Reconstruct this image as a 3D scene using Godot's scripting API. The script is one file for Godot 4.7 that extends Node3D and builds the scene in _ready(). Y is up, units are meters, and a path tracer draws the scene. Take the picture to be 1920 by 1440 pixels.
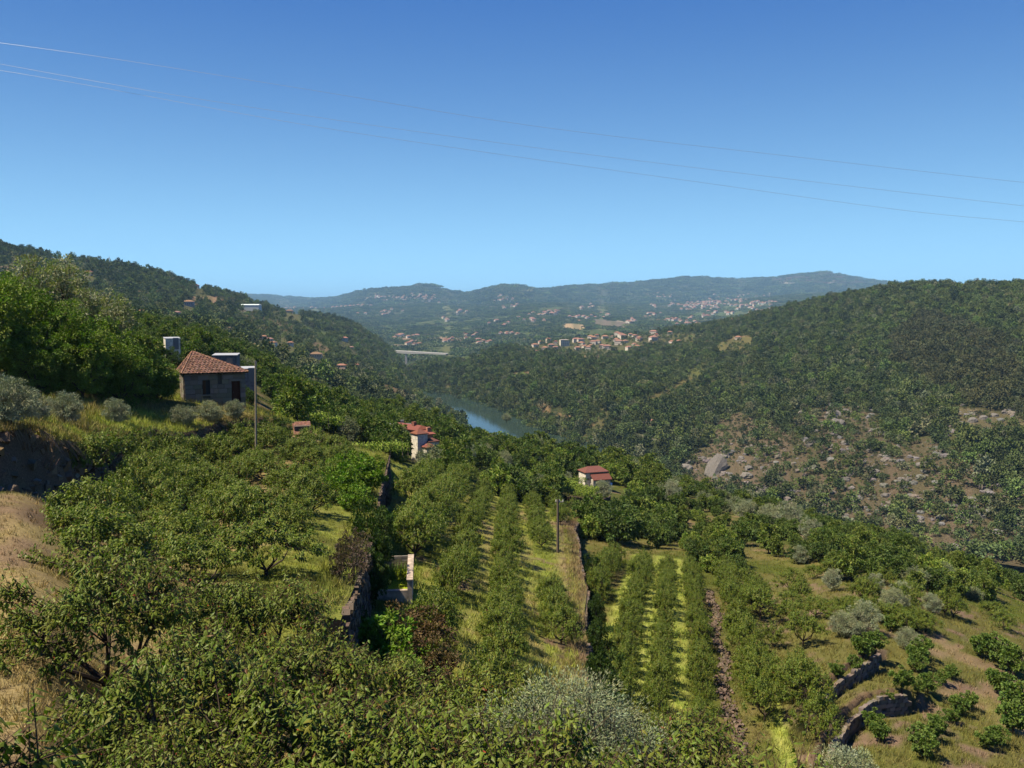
extends Node3D
# A terraced cherry orchard above a river valley, on a clear day.
# Photo space is 1920 x 1440; F is the focal length in those pixels, PITCH the downward tilt of the camera.
const F := 1656.0
const PITCH := 0.0843
var cp := cos(PITCH)
var sp := sin(PITCH)
var rng := RandomNumberGenerator.new()
var used := {}
var M := {}
var fn := FastNoiseLite.new()
var fn2 := FastNoiseLite.new()

# ---------------------------------------------------------------- helpers: names and tags
func numbered(called: String) -> String:
	if not used.has(called):
		used[called] = 0
		return called
	used[called] += 1
	return "%s_%03d" % [called, used[called]]

func tag(o: Node3D, label: String, category: String, group := "", kind := "") -> Node3D:
	o.set_meta("label", label)
	if category != "": o.set_meta("category", category)
	if group != "": o.set_meta("group", group)
	if kind != "": o.set_meta("kind", kind)
	return o

func thing(called: String, at := Vector3.ZERO, turn := 0.0) -> Node3D:
	var o := Node3D.new()
	o.name = numbered(called)
	add_child(o)
	o.position = at
	o.rotation.y = turn
	return o

func part(called: String, mesh: Mesh, parent: Node3D, at := Vector3.ZERO) -> MeshInstance3D:
	var o := MeshInstance3D.new()
	o.name = called if parent != self else numbered(called)
	o.mesh = mesh
	o.position = at
	parent.add_child(o, true)
	return o

func copy(src: Node3D, at: Vector3, turn: float, sc := Vector3.ONE) -> Node3D:
	var o: Node3D = src.duplicate()
	o.name = numbered(src.get_meta("kindname"))
	add_child(o)
	o.remove_meta("kindname")
	o.transform = Transform3D(Basis(Vector3.UP, turn).scaled_local(sc), at)
	return o

const ONES := ["", "first", "second", "third", "fourth", "fifth", "sixth", "seventh", "eighth", "ninth", "tenth", "eleventh", "twelfth", "thirteenth", "fourteenth", "fifteenth", "sixteenth", "seventeenth", "eighteenth", "nineteenth"]
const CARD := ["", "", "twenty", "thirty", "forty", "fifty", "sixty", "seventy", "eighty", "ninety"]
func ordinal(n: int) -> String:
	if n >= 100:
		var rest := n % 100
		var head: String = ["", "one", "two", "three"][n / 100] + " hundred"
		return head + ("th" if rest == 0 else " and " + ordinal(rest))
	if n < 20: return ONES[n]
	if n % 10 == 0: return CARD[n / 10].trim_suffix("y") + "ieth"
	return CARD[n / 10] + "-" + ONES[n % 10]

func label_row(nodes: Array, template: String, category: String, group: String) -> void:
	# names every copy by its order from the left of the view
	nodes.sort_custom(func(a, b): return a.position.x / maxf(-a.position.z, 0.1) < b.position.x / maxf(-b.position.z, 0.1))
	for k in nodes.size():
		tag(nodes[k], template % ordinal(k + 1), category, group)

# ---------------------------------------------------------------- helpers: camera geometry
func ray(px: float, py: float) -> Vector3:
	var a := (px - 960.0) / F
	var b := (720.0 - py) / F
	return Vector3(a, b * cp - sp, -cp - b * sp)

func at(px: float, py: float, d: float) -> Vector3:
	var r := ray(px, py)
	return r * (d / Vector2(r.x, r.z).length())

func project(p: Vector3) -> Vector2:
	var y := p.y * cp - p.z * sp
	var z := p.y * sp + p.z * cp
	return Vector2(960.0 + F * p.x / -z, 720.0 - F * y / -z)

# ---------------------------------------------------------------- mesh builder
class MB:
	var v := PackedVector3Array()
	var c := PackedColorArray()
	var i := PackedInt32Array()
	func tri(a: Vector3, b: Vector3, d: Vector3, col: Color) -> void:
		var n := v.size()
		v.append(a); v.append(b); v.append(d)
		c.append(col); c.append(col); c.append(col)
		i.append(n); i.append(n + 1); i.append(n + 2)
	func quad(a: Vector3, b: Vector3, d: Vector3, e: Vector3, col: Color) -> void:
		var n := v.size()
		v.append(a); v.append(b); v.append(d); v.append(e)
		for k in 4: c.append(col)
		i.append_array(PackedInt32Array([n, n + 1, n + 2, n, n + 2, n + 3]))
	func box(o: Vector3, s: Vector3, col := Color.WHITE, b := Basis.IDENTITY, jit := 0.0, r: RandomNumberGenerator = null) -> void:
		var n := v.size()
		for k in 8:
			var q := Vector3(-1 if k & 1 == 0 else 1, -1 if k & 2 == 0 else 1, -1 if k & 4 == 0 else 1) * s * 0.5
			if jit > 0.0: q += Vector3(r.randf_range(-jit, jit), r.randf_range(-jit, jit), r.randf_range(-jit, jit))
			v.append(o + b * q)
			c.append(col)
		for f in [[0, 2, 3, 1], [4, 5, 7, 6], [0, 4, 6, 2], [1, 3, 7, 5], [2, 6, 7, 3], [0, 1, 5, 4]]:
			i.append_array(PackedInt32Array([n + f[0], n + f[1], n + f[2], n + f[0], n + f[2], n + f[3]]))
	func tube(p: Vector3, q: Vector3, r0: float, r1: float, sides: int, col := Color.WHITE) -> void:
		var d := (q - p).normalized()
		var u := d.cross(Vector3.UP if absf(d.y) < 0.9 else Vector3.RIGHT).normalized()
		var w := d.cross(u)
		var n := v.size()
		for k in sides:
			var a := TAU * k / sides
			var e := u * cos(a) + w * sin(a)
			v.append(p + e * r0); v.append(q + e * r1)
			c.append(col); c.append(col)
		for k in sides:
			var a := n + 2 * k
			var b := n + 2 * ((k + 1) % sides)
			i.append_array(PackedInt32Array([a, a + 1, b + 1, a, b + 1, b]))
	func leaf(o: Vector3, d: Vector3, side: Vector3, len: float, wid: float, col: Color, fine: bool) -> void:
		# d and side are unit vectors; the blade is folded along its midrib and bends down to its tip
		var nn := d.cross(side)
		var n := v.size()
		if fine:
			v.append(o)
			v.append(o + d * (len * 0.4) + side * (wid * 0.5) + nn * (wid * 0.16))
			v.append(o + d * (len * 0.4) - side * (wid * 0.5) + nn * (wid * 0.16))
			v.append(o + d * (len * 0.45))
			v.append(o + d * len + Vector3(0, -len * 0.18, 0))
			for k in 5: c.append(col)
			i.append_array(PackedInt32Array([n, n + 1, n + 3, n, n + 3, n + 2, n + 1, n + 4, n + 3, n + 3, n + 4, n + 2]))
		else:
			v.append(o)
			v.append(o + d * (len * 0.45) + side * (wid * 0.5) + nn * (wid * 0.15))
			v.append(o + d * len + Vector3(0, -len * 0.12, 0))
			v.append(o + d * (len * 0.45) - side * (wid * 0.5) + nn * (wid * 0.15))
			for k in 4: c.append(col)
			i.append_array(PackedInt32Array([n, n + 1, n + 2, n, n + 2, n + 3]))
	func arrays() -> Array:
		var a := []
		a.resize(Mesh.ARRAY_MAX)
		a[Mesh.ARRAY_VERTEX] = v
		a[Mesh.ARRAY_COLOR] = c
		a[Mesh.ARRAY_INDEX] = i
		return a
	func mesh(mat: Material, onto: ArrayMesh = null) -> ArrayMesh:
		var m := onto if onto else ArrayMesh.new()
		m.add_surface_from_arrays(Mesh.PRIMITIVE_TRIANGLES, arrays())
		m.surface_set_material(m.get_surface_count() - 1, mat)
		return m

func rv() -> Vector3:
	while true:
		var p := Vector3(rng.randf_range(-1, 1), rng.randf_range(-1, 1), rng.randf_range(-1, 1))
		if p.length_squared() <= 1.0 and p.length_squared() > 0.001: return p
	return Vector3.UP

func vary(col: Color, k: float) -> Color:
	var f := rng.randf_range(1.0 - k, 1.0 + k)
	return Color(col.r * f * rng.randf_range(0.9, 1.12), col.g * f, col.b * f * rng.randf_range(0.85, 1.15))

# ---------------------------------------------------------------- materials
func noise_tex(freq: float, lo: float, hi: float, size := 512, sd := 1, kind := FastNoiseLite.TYPE_SIMPLEX_SMOOTH) -> NoiseTexture2D:
	var n := FastNoiseLite.new()
	n.noise_type = kind
	n.seed = sd
	n.frequency = freq
	n.fractal_octaves = 5
	var t := NoiseTexture2D.new()
	t.width = size; t.height = size
	t.seamless = true
	t.noise = n
	var g := Gradient.new()
	g.set_color(0, Color(lo, lo, lo)); g.set_color(1, Color(hi, hi, hi))
	t.color_ramp = g
	return t

func mat(rough: float, spec := 0.5, back := Color.BLACK) -> StandardMaterial3D:
	var m := StandardMaterial3D.new()
	m.vertex_color_use_as_albedo = true
	m.roughness = rough
	m.metallic_specular = spec
	m.cull_mode = BaseMaterial3D.CULL_DISABLED
	if back != Color.BLACK:
		m.backlight_enabled = true
		m.backlight = back
	return m

func grain(m: StandardMaterial3D, tex: Texture2D, scale: float) -> StandardMaterial3D:
	m.albedo_texture = tex
	m.uv1_triplanar = true
	m.uv1_world_triplanar = true
	m.uv1_scale = Vector3.ONE * scale
	return m

func make_materials() -> void:
	var rough_tex := noise_tex(0.02, 0.62, 1.0, 512, 3)
	var fine_tex := noise_tex(0.06, 0.55, 1.0, 512, 5)
	var hill_tex := noise_tex(0.05, 0.45, 1.0, 1024, 9)
	M.leaf = mat(0.6, 0.25, Color(0.6, 0.72, 0.2))
	M.cherry_leaf = mat(0.46, 0.28, Color(0.56, 0.72, 0.15))
	M.olive_leaf = mat(0.6, 0.3, Color(0.3, 0.34, 0.16))
	M.forest = mat(0.8, 0.2, Color(0.3, 0.38, 0.16))
	M.bark = grain(mat(0.9, 0.2), fine_tex, 2.5)
	M.soil = grain(mat(0.95, 0.15), fine_tex, 0.35)
	M.hill = grain(mat(0.95, 0.1), hill_tex, 0.014)
	M.stone = grain(mat(0.9, 0.25), fine_tex, 1.1)
	M.rock = grain(mat(0.9, 0.2), rough_tex, 0.09)
	M.plaster = grain(mat(0.85, 0.25), rough_tex, 0.22)
	M.tile = grain(mat(0.8, 0.25), fine_tex, 0.9)
	M.wood = grain(mat(0.85, 0.2), fine_tex, 1.4)
	M.metal = mat(0.45, 0.5)
	M.fruit = mat(0.3, 0.5)
	M.grass = mat(0.7, 0.2, Color(0.5, 0.5, 0.2))
	M.glass = mat(0.15, 0.5)
	var w := StandardMaterial3D.new()
	w.albedo_color = Color(0.02, 0.035, 0.03).linear_to_srgb()
	w.metallic_specular = 0.2
	w.roughness = 0.05
	w.normal_enabled = true
	var wn := noise_tex(0.03, 0, 1, 512, 21)
	wn.color_ramp = null
	wn.as_normal_map = true
	w.normal_texture = wn
	w.normal_scale = 0.02
	w.uv1_triplanar = true
	w.uv1_world_triplanar = true
	w.uv1_scale = Vector3.ONE * 0.08
	M.water = w

# ---------------------------------------------------------------- the near hillside: a table of heights over bearing and distance
const DK := [3.0, 10.0, 18.0, 28.0, 40.0, 55.0, 75.0, 100.0, 140.0, 190.0, 260.0, 400.0, 600.0]
const NX := [-900.0, 0.0, 200.0, 400.0, 560.0, 680.0, 760.0, 900.0, 1080.0, 1250.0, 1450.0, 1650.0, 1850.0, 2100.0, 2800.0]
const NE := [
	[-3.0, -6.0, -6.5, -6.5, -6.0, -6.0, -6.0, -6.0, -6.0, -5.0, -3.0, 0.0, 10.0],
	[-4.0, -6.3, -6.6, -6.9, -6.2, -6.3, -6.8, -6.2, -5.5, -4.0, -3.0, -4.0, -6.0],
	[-4.0, -7.4, -8.0, -8.7, -9.3, -9.7, -8.9, -8.2, -8.0, -7.6, -6.5, -6.0, -8.0],
	[-4.0, -7.9, -8.7, -9.6, -10.7, -12.0, -12.7, -10.2, -10.6, -11.5, -13.0, -14.0, -16.0],
	[-4.0, -8.0, -9.0, -10.0, -11.2, -12.7, -14.0, -13.5, -17.0, -21.0, -25.0, -33.0, -50.0],
	[-4.0, -8.3, -9.5, -11.0, -12.6, -14.0, -15.8, -17.4, -20.5, -26.0, -33.0, -48.0, -75.0],
	[-4.0, -8.5, -10.0, -12.0, -13.4, -15.2, -17.3, -19.5, -23.6, -28.2, -34.0, -49.0, -88.0],
	[-4.0, -7.6, -10.2, -13.4, -15.4, -17.4, -19.8, -22.5, -27.6, -33.6, -41.0, -68.0, -118.0],
	[-4.0, -7.7, -11.2, -15.4, -18.5, -20.6, -23.2, -26.0, -31.5, -37.2, -45.5, -80.0, -130.0],
	[-4.0, -8.0, -12.2, -17.0, -20.3, -21.9, -24.2, -28.0, -34.5, -41.0, -51.5, -92.0, -130.0],
	[-4.0, -8.4, -13.0, -18.4, -21.8, -23.8, -26.0, -29.0, -34.8, -42.8, -60.0, -98.0, -130.0],
	[-4.0, -10.8, -15.5, -19.8, -21.8, -23.0, -24.8, -27.5, -35.5, -47.0, -66.0, -102.0, -130.0],
	[-4.0, -11.2, -16.5, -20.5, -22.3, -23.8, -26.0, -30.0, -38.0, -52.0, -74.0, -112.0, -132.0],
	[-4.0, -11.5, -17.0, -21.0, -23.0, -25.0, -28.0, -33.0, -43.0, -60.0, -84.0, -120.0, -134.0],
	[-4.0, -12.0, -17.5, -22.0, -24.5, -27.0, -31.0, -38.0, -50.0, -70.0, -95.0, -125.0, -134.0]]
# terrace edges: [points as (bearing column, distance)], height, side of the upper ground (+1 left of the line, -1 right), run-out length
const EDGES := [
	[[[-500.0, 36.0], [-150.0, 38.0], [0.0, 40.0], [110.0, 44.0], [160.0, 54.0], [250.0, 70.0], [400.0, 84.0], [500.0, 90.0]], 2.5, 1.0, 9.0],
	[[[610.0, 24.0], [640.0, 29.5], [662.0, 38.0], [685.0, 52.0], [700.0, 68.0], [715.0, 88.0], [722.0, 105.0]], 2.7, 1.0, 7.0],
	[[[1118.0, 24.0], [1104.0, 32.0], [1109.0, 37.0], [1094.0, 44.0], [1100.0, 50.0], [1090.0, 58.0], [1097.0, 66.0], [1083.0, 77.0], [1082.0, 90.0], [1073.0, 100.0], [1084.0, 112.0], [1087.0, 122.0]], 2.0, 1.0, 6.0],
	[[[1565.0, 43.5], [1577.0, 48.0], [1605.0, 51.5], [1650.0, 54.5], [1712.0, 56.5]], 1.5, 1.0, 5.0],
	[[[1530.0, 50.0], [1560.0, 54.0], [1610.0, 57.5], [1655.0, 62.0]], 1.35, 1.0, 5.0],
	[[[1064.0, 138.0], [1090.0, 140.0], [1125.0, 147.0], [1143.0, 158.0]], 2.2, 1.0, 10.0],
	[[[1180.0, 135.0], [1215.0, 137.0], [1245.0, 139.0]], 2.0, 1.0, 8.0]]
var edge_pts := []
var edge_box := []

func tang(xs: Array, ys: Array, k: int) -> float:
	var a := maxi(k - 1, 0)
	var b := mini(k + 1, xs.size() - 1)
	return (ys[b] - ys[a]) / (xs[b] - xs[a])

func spline(xs: Array, ys: Array, x: float) -> float:
	var k := 0
	var top := xs.size() - 2
	while k < top and x > xs[k + 1]: k += 1
	var h: float = xs[k + 1] - xs[k]
	var t := clampf((x - xs[k]) / h, 0.0, 1.0)
	var m0 := tang(xs, ys, k) * h
	var m1 := tang(xs, ys, k + 1) * h
	var t2 := t * t
	var t3 := t2 * t
	return (2 * t3 - 3 * t2 + 1) * ys[k] + (t3 - 2 * t2 + t) * m0 + (3 * t2 - 2 * t3) * ys[k + 1] + (t3 - t2) * m1

var LD := []
func setup_ground() -> void:
	for d in DK: LD.append(log(d))
	for e in EDGES:
		var pts := PackedVector2Array()
		for q in e[0]:
			var a := atan((q[0] - 960.0) / F)
			pts.append(Vector2(q[1] * sin(a), -q[1] * cos(a)))
		edge_pts.append(pts)
		var box := Rect2(pts[0], Vector2.ZERO)
		for q in pts: box = box.expand(q)
		edge_box.append(box)

func profile(pxh: float) -> Array:
	var out := []
	for k in DK.size():
		var col := []
		for r in NE: col.append(r[k])
		out.append(spline(NX, col, pxh))
	return out

var prof_cache := {}
func near_profile(pxh: float) -> Array:
	# the profile of the nearest of the columns two apart
	var key := roundi(pxh * 0.5)
	if not prof_cache.has(key): prof_cache[key] = profile(key * 2.0)
	return prof_cache[key]

func edge_info(p: Vector2, e: int) -> Vector2:
	# (signed distance, how far along as a share); positive on the upper side
	var pts: PackedVector2Array = edge_pts[e]
	var best := 1e9
	var sgn := 1.0
	var along := 0.0
	var n := pts.size() - 1
	for k in n:
		var a := pts[k]
		var d := pts[k + 1] - a
		var t := (p - a).dot(d) / d.length_squared()
		var tc := clampf(t, 0.0, 1.0)
		var q := a + d * tc
		var dd := p.distance_squared_to(q)
		if dd < best:
			best = dd
			sgn = -signf(d.cross(p - a))
			along = (k + tc) / n
			if (k == 0 and t < 0.0) or (k == n - 1 and t > 1.0):
				along = -minf(absf(t - tc) * d.length(), 99.0)
	return Vector2(sqrt(best) * sgn * EDGES[e][2], along)

func terraces(p: Vector2) -> float:
	var h := 0.0
	for e in EDGES.size():
		var far: float = EDGES[e][3] * 4.0
		if not edge_box[e].grow(far).has_point(p): continue
		var s := edge_info(p, e)
		if absf(s.x) > far: continue
		var fade := 1.0
		if s.y < 0.0: fade = maxf(0.0, 1.0 + s.y / 6.0)
		else: fade = 1.0
		var w := clampf(s.x / (0.22 if e else 0.5), -1.0, 1.0)
		h += w * 0.5 * EDGES[e][1] * exp(-absf(s.x) / EDGES[e][3]) * fade
	return h

func height_at(pxh: float, d: float, prof: Array, p: Vector2) -> float:
	var h := spline(LD, prof, log(clampf(d, 3.0, 600.0)))
	h += fn.get_noise_2d(p.x * 2.0, p.y * 2.0) * 0.35 * clampf(d / 30.0, 0.3, 3.0)
	return h + terraces(p)

func ground(x: float, z: float) -> Vector3:
	var d := Vector2(x, z).length()
	var pxh := 960.0 + F * x / maxf(-z, 0.5)
	return Vector3(x, height_at(pxh, d, near_profile(pxh), Vector2(x, z)), z)

func on_ground(px: float, d: float) -> Vector3:
	# the point of the hillside at that distance in that column of the photo
	var pxh := px
	var g := Vector3.ZERO
	for k in 4:
		var a := atan((pxh - 960.0) / F)
		g = ground(d * sin(a), -d * cos(a))
		pxh += px - project(g).x
	return g

func hit_ground(px: float, py: float, from := 8.0) -> Vector3:
	var r := ray(px, py)
	r /= Vector2(r.x, r.z).length()
	var d := from
	while d < 590.0:
		var q := r * d
		if ground(q.x, q.z).y >= q.y: return ground(q.x, q.z)
		d *= 1.01
	return r * 590.0

func in_poly(px: float, py: float, poly: Array) -> bool:
	return Geometry2D.is_point_in_polygon(Vector2(px, py), PackedVector2Array(poly))

const ROW_AZ := 0.187
func row_q(p: Vector2) -> float:
	return p.x * cos(ROW_AZ) + p.y * sin(ROW_AZ)

func ground_color(p: Vector2, d: float, pxh: float) -> Color:
	var n1 := fn.get_noise_2d(p.x * 6.0, p.y * 6.0)
	var n2 := fn2.get_noise_2d(p.x * 22.0, p.y * 22.0)
	var n3 := fn2.get_noise_2d(p.x * 70.0 + 50.0, p.y * 70.0)
	var straw := Color(0.32, 0.255, 0.115)
	var bare := Color(0.21, 0.15, 0.095)
	var green := Color(0.105, 0.125, 0.026)
	var lime := Color(0.24, 0.28, 0.05)
	var ochre := Color(0.175, 0.152, 0.056)
	var m := n1 + 0.7 * n2 + 0.4 * n3
	var c := green.lerp(ochre, smoothstep(-0.35, 0.5, m))
	var e0 := edge_info(p, 0).x
	var e1 := edge_info(p, 1).x
	var e2 := edge_info(p, 2).x
	if d < 130.0 and pxh < 720.0 and e0 < 0.0 and e1 > 0.0:
		# the upper orchard: trodden straw and bare soil, grass towards its edge
		c = straw.lerp(bare, smoothstep(-0.25, 0.45, m))
		c = c.lerp(green, smoothstep(0.25, 0.65, n1 - 0.5 * n2))
		if d > 22.0: c = c.lerp(green.lerp(lime, clampf(0.5 + n2, 0, 1)), smoothstep(6.5, 3.0, e1 + 3.0 * n2) * 0.9)
		c = c.lerp(ochre, smoothstep(1.6, 0.2, e1 + n3) * 0.8)
	elif d < 135.0 and e1 <= 0.0 and e2 > 0.0 and pxh > 600.0:
		c = green.lerp(lime, smoothstep(-0.5, 0.2, m))
		var strip := absf(fposmod(p.x + 2.0 + 1.575 + 0.3 * n2, 3.15) - 1.575)
		c = c.lerp(bare, smoothstep(0.15, 0.5, n2 + 0.5 * n1))
		c = c.lerp(Color(0.26, 0.3, 0.06).lerp(straw, clampf(0.3 + n3 + n1, 0, 1)), smoothstep(0.75, 0.35, strip) * 0.85)
		c = c.lerp(bare, smoothstep(2.2, 0.6, e2 + n3))
	elif d < 100.0 and e2 <= 0.0 and pxh > 1050.0:
		var q := row_q(p)
		c = ochre.lerp(green, smoothstep(-0.3, 0.3, m))
		if q < 6.0:
			var strip := 9.0
			for s in [-4.2, -1.85, 0.3, 5.9]: strip = minf(strip, absf(q - s + 0.25 * n2))
			c = c.lerp(Color(0.27, 0.33, 0.06).lerp(Color(0.34, 0.35, 0.1), clampf(0.4 + n3, 0, 1)), smoothstep(0.85, 0.35, strip))
		else:
			c = c.lerp(green, 0.35).lerp(Color(0.2, 0.14, 0.1), smoothstep(0.0, 0.45, n2 + 0.6 * n1 + 0.4 * n3))
			c = c.lerp(straw, smoothstep(0.15, 0.45, n1) * 0.4)
	elif pxh < 720.0 and e0 > 0.0 and d < 100.0:
		c = lime.lerp(ochre, smoothstep(-0.5, 0.3, m))
	elif d > 120.0:
		c = c.lerp(Color(0.06, 0.08, 0.025), 0.35).lerp(Color(0.24, 0.17, 0.1), smoothstep(0.25, 0.55, n2 + 0.5 * n1))
	for e in EDGES.size():
		if not edge_box[e].grow(1.0).has_point(p): continue
		var s := edge_info(p, e).x
		if absf(s) < 0.7: c = c.lerp(Color(0.15, 0.105, 0.07), smoothstep(0.7, 0.35, absf(s)))
	return c * (1.0 + 0.25 * n3)

func build_hillside() -> void:
	var n := 430
	var rows := 400
	var v := PackedVector3Array()
	var col := PackedColorArray()
	v.resize(n * rows)
	col.resize(n * rows)
	for k in n:
		var pxh := -800.0 + 3500.0 * k / (n - 1)
		var prof := profile(pxh)
		var a := atan((pxh - 960.0) / F)
		var sa := sin(a)
		var ca := cos(a)
		for j in rows:
			var d := 3.0 * pow(200.0, float(j) / (rows - 1))
			var p := Vector2(d * sa, -d * ca)
			v[k * rows + j] = Vector3(p.x, height_at(pxh, d, prof, p), p.y)
			col[k * rows + j] = ground_color(p, d, pxh)
	var o := part("hillside_ground", grid_mesh(v, col, n, rows, M.soil), self)
	tag(o, "terraced hillside ground of dry grass and soil under the orchards", "hillside", "", "structure")

func grid_mesh(v: PackedVector3Array, col: PackedColorArray, n: int, rows: int, m: Material) -> ArrayMesh:
	var idx := PackedInt32Array()
	var nor := PackedVector3Array()
	nor.resize(v.size())
	for k in n:
		for j in rows:
			var a := v[mini(k + 1, n - 1) * rows + j] - v[maxi(k - 1, 0) * rows + j]
			var b := v[k * rows + mini(j + 1, rows - 1)] - v[k * rows + maxi(j - 1, 0)]
			var q := a.cross(b)
			nor[k * rows + j] = (q if q.y > 0.0 else -q).normalized()
	for k in n - 1:
		for j in rows - 1:
			var a := k * rows + j
			var b := a + rows
			idx.append(a); idx.append(a + 1); idx.append(b + 1)
			idx.append(a); idx.append(b + 1); idx.append(b)
	var arr := []
	arr.resize(Mesh.ARRAY_MAX)
	arr[Mesh.ARRAY_VERTEX] = v
	arr[Mesh.ARRAY_NORMAL] = nor
	arr[Mesh.ARRAY_COLOR] = col
	arr[Mesh.ARRAY_INDEX] = idx
	var mesh := ArrayMesh.new()
	mesh.add_surface_from_arrays(Mesh.PRIMITIVE_TRIANGLES, arr)
	mesh.surface_set_material(0, m)
	return mesh

# ---------------------------------------------------------------- hills: surfaces lofted through lines of (height in the view, distance)
class Loft:
	var xs := []
	var lines := []      # each: [[py...], [log distance...]]
	var n := 0
	var rows := 0
	var x0 := 0.0
	var dx := 0.0
	var v := PackedVector3Array()
	var py := PackedFloat32Array()

func make_loft(xs: Array, lines: Array, x0: float, x1: float, n: int, per: int, rough: float) -> Loft:
	# lines[k] = [py per column, distance per column]
	var L := Loft.new()
	L.xs = xs
	L.n = n
	L.rows = (lines.size() - 1) * per + 1
	L.x0 = x0
	L.dx = (x1 - x0) / (n - 1)
	L.v.resize(L.n * L.rows)
	L.py.resize(L.n * L.rows)
	var ks := []
	for k in lines.size(): ks.append(float(k))
	for k in n:
		var px := x0 + L.dx * k
		var es := []
		var ds := []
		for l in lines:
			var d := spline(xs, l[1], px)
			ds.append(log(d))
			es.append(at(px, spline(xs, l[0], px), d).y)
		var hx := (px - 960.0) / F
		for j in L.rows:
			var s := float(j) / per
			var d := exp(spline(ks, ds, s))
			var e := spline(ks, es, s)
			var a := atan(hx / 1.0)
			var p := Vector3(d * sin(a), e, -d * cos(a))
			var amp := d * rough
			var w := 0.006 * 1500.0 / d
			p.y += amp * (fn.get_noise_2d(p.x * w * 10.0, p.z * w * 10.0) + 0.45 * fn2.get_noise_2d(p.x * w * 60.0, p.z * w * 60.0))
			L.v[k * L.rows + j] = p
			L.py[k * L.rows + j] = project(p).y
	return L

func find(L: Loft, px: float, py: float) -> Vector3:
	var u := clampf((px - L.x0) / L.dx, 0.0, L.n - 1.001)
	var k := int(u)
	var f := u - k
	for j in L.rows - 1:
		var y0 := lerpf(L.py[k * L.rows + j], L.py[(k + 1) * L.rows + j], f)
		var y1 := lerpf(L.py[k * L.rows + j + 1], L.py[(k + 1) * L.rows + j + 1], f)
		if y1 <= py and y0 >= py:
			var g := (y0 - py) / maxf(y0 - y1, 1e-5)
			var a := L.v[k * L.rows + j].lerp(L.v[k * L.rows + j + 1], g)
			var b := L.v[(k + 1) * L.rows + j].lerp(L.v[(k + 1) * L.rows + j + 1], g)
			return a.lerp(b, f)
	var best := 0
	for j in L.rows:
		if absf(L.py[k * L.rows + j] - py) < absf(L.py[k * L.rows + best] - py): best = j
	return L.v[k * L.rows + best]

# patches: [px, py, rx, ry, tilt, color, share of trees kept]
func patch_at(px: float, py: float, patches: Array, wob: float) -> Array:
	for q in patches:
		var x: float = px - q[0]
		var y: float = py - q[1]
		if absf(x) > q[2] + q[3] + 10.0: continue
		var c := cos(q[4])
		var s := sin(q[4])
		var u: float = (x * c + y * s) / q[2]
		var w: float = (-x * s + y * c) / q[3]
		if maxf(absf(u), absf(w)) * 0.5 + sqrt(u * u + w * w) * 0.5 < 1.0 + wob: return q
	return []

func loft_object(called: String, L: Loft, label: String, base: Color, patches: Array, m: Material, mix_col: Color) -> void:
	var col := PackedColorArray()
	col.resize(L.v.size())
	for k in L.n:
		for j in L.rows:
			var p := L.v[k * L.rows + j]
			var d := Vector2(p.x, p.z).length()
			var w := 900.0 / d
			var nz := fn2.get_noise_2d(p.x * w * 0.9, p.z * w * 0.9)
			var c := base.lerp(mix_col, smoothstep(-0.15, 0.5, nz + 0.5 * fn2.get_noise_2d(p.x * w * 4.0, p.z * w * 4.0)))
			var q := patch_at(L.x0 + L.dx * k, L.py[k * L.rows + j], patches, nz * 0.6)
			if q.size(): c = (q[5] * (1.0 + 0.35 * nz)).lerp(mix_col * 0.8, smoothstep(-0.1, 0.4, fn2.get_noise_2d(p.x * w * 7.0 + 90.0, p.z * w * 7.0)) * 0.6)
			col[k * L.rows + j] = c
	tag(part(called, grid_mesh(L.v, col, L.n, L.rows, m), self), label, "hill", "", "structure")

func multi(called: String, mesh: Mesh, xf: Array, cols: Array, label: String, category: String) -> void:
	var mm := MultiMesh.new()
	mm.transform_format = MultiMesh.TRANSFORM_3D
	mm.use_colors = true
	mm.mesh = mesh
	mm.instance_count = xf.size()
	for k in xf.size():
		mm.set_instance_transform(k, xf[k])
		mm.set_instance_color(k, cols[k])
	var o := MultiMeshInstance3D.new()
	o.name = numbered(called)
	o.multimesh = mm
	add_child(o)
	tag(o, label, category, "", "stuff")

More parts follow.
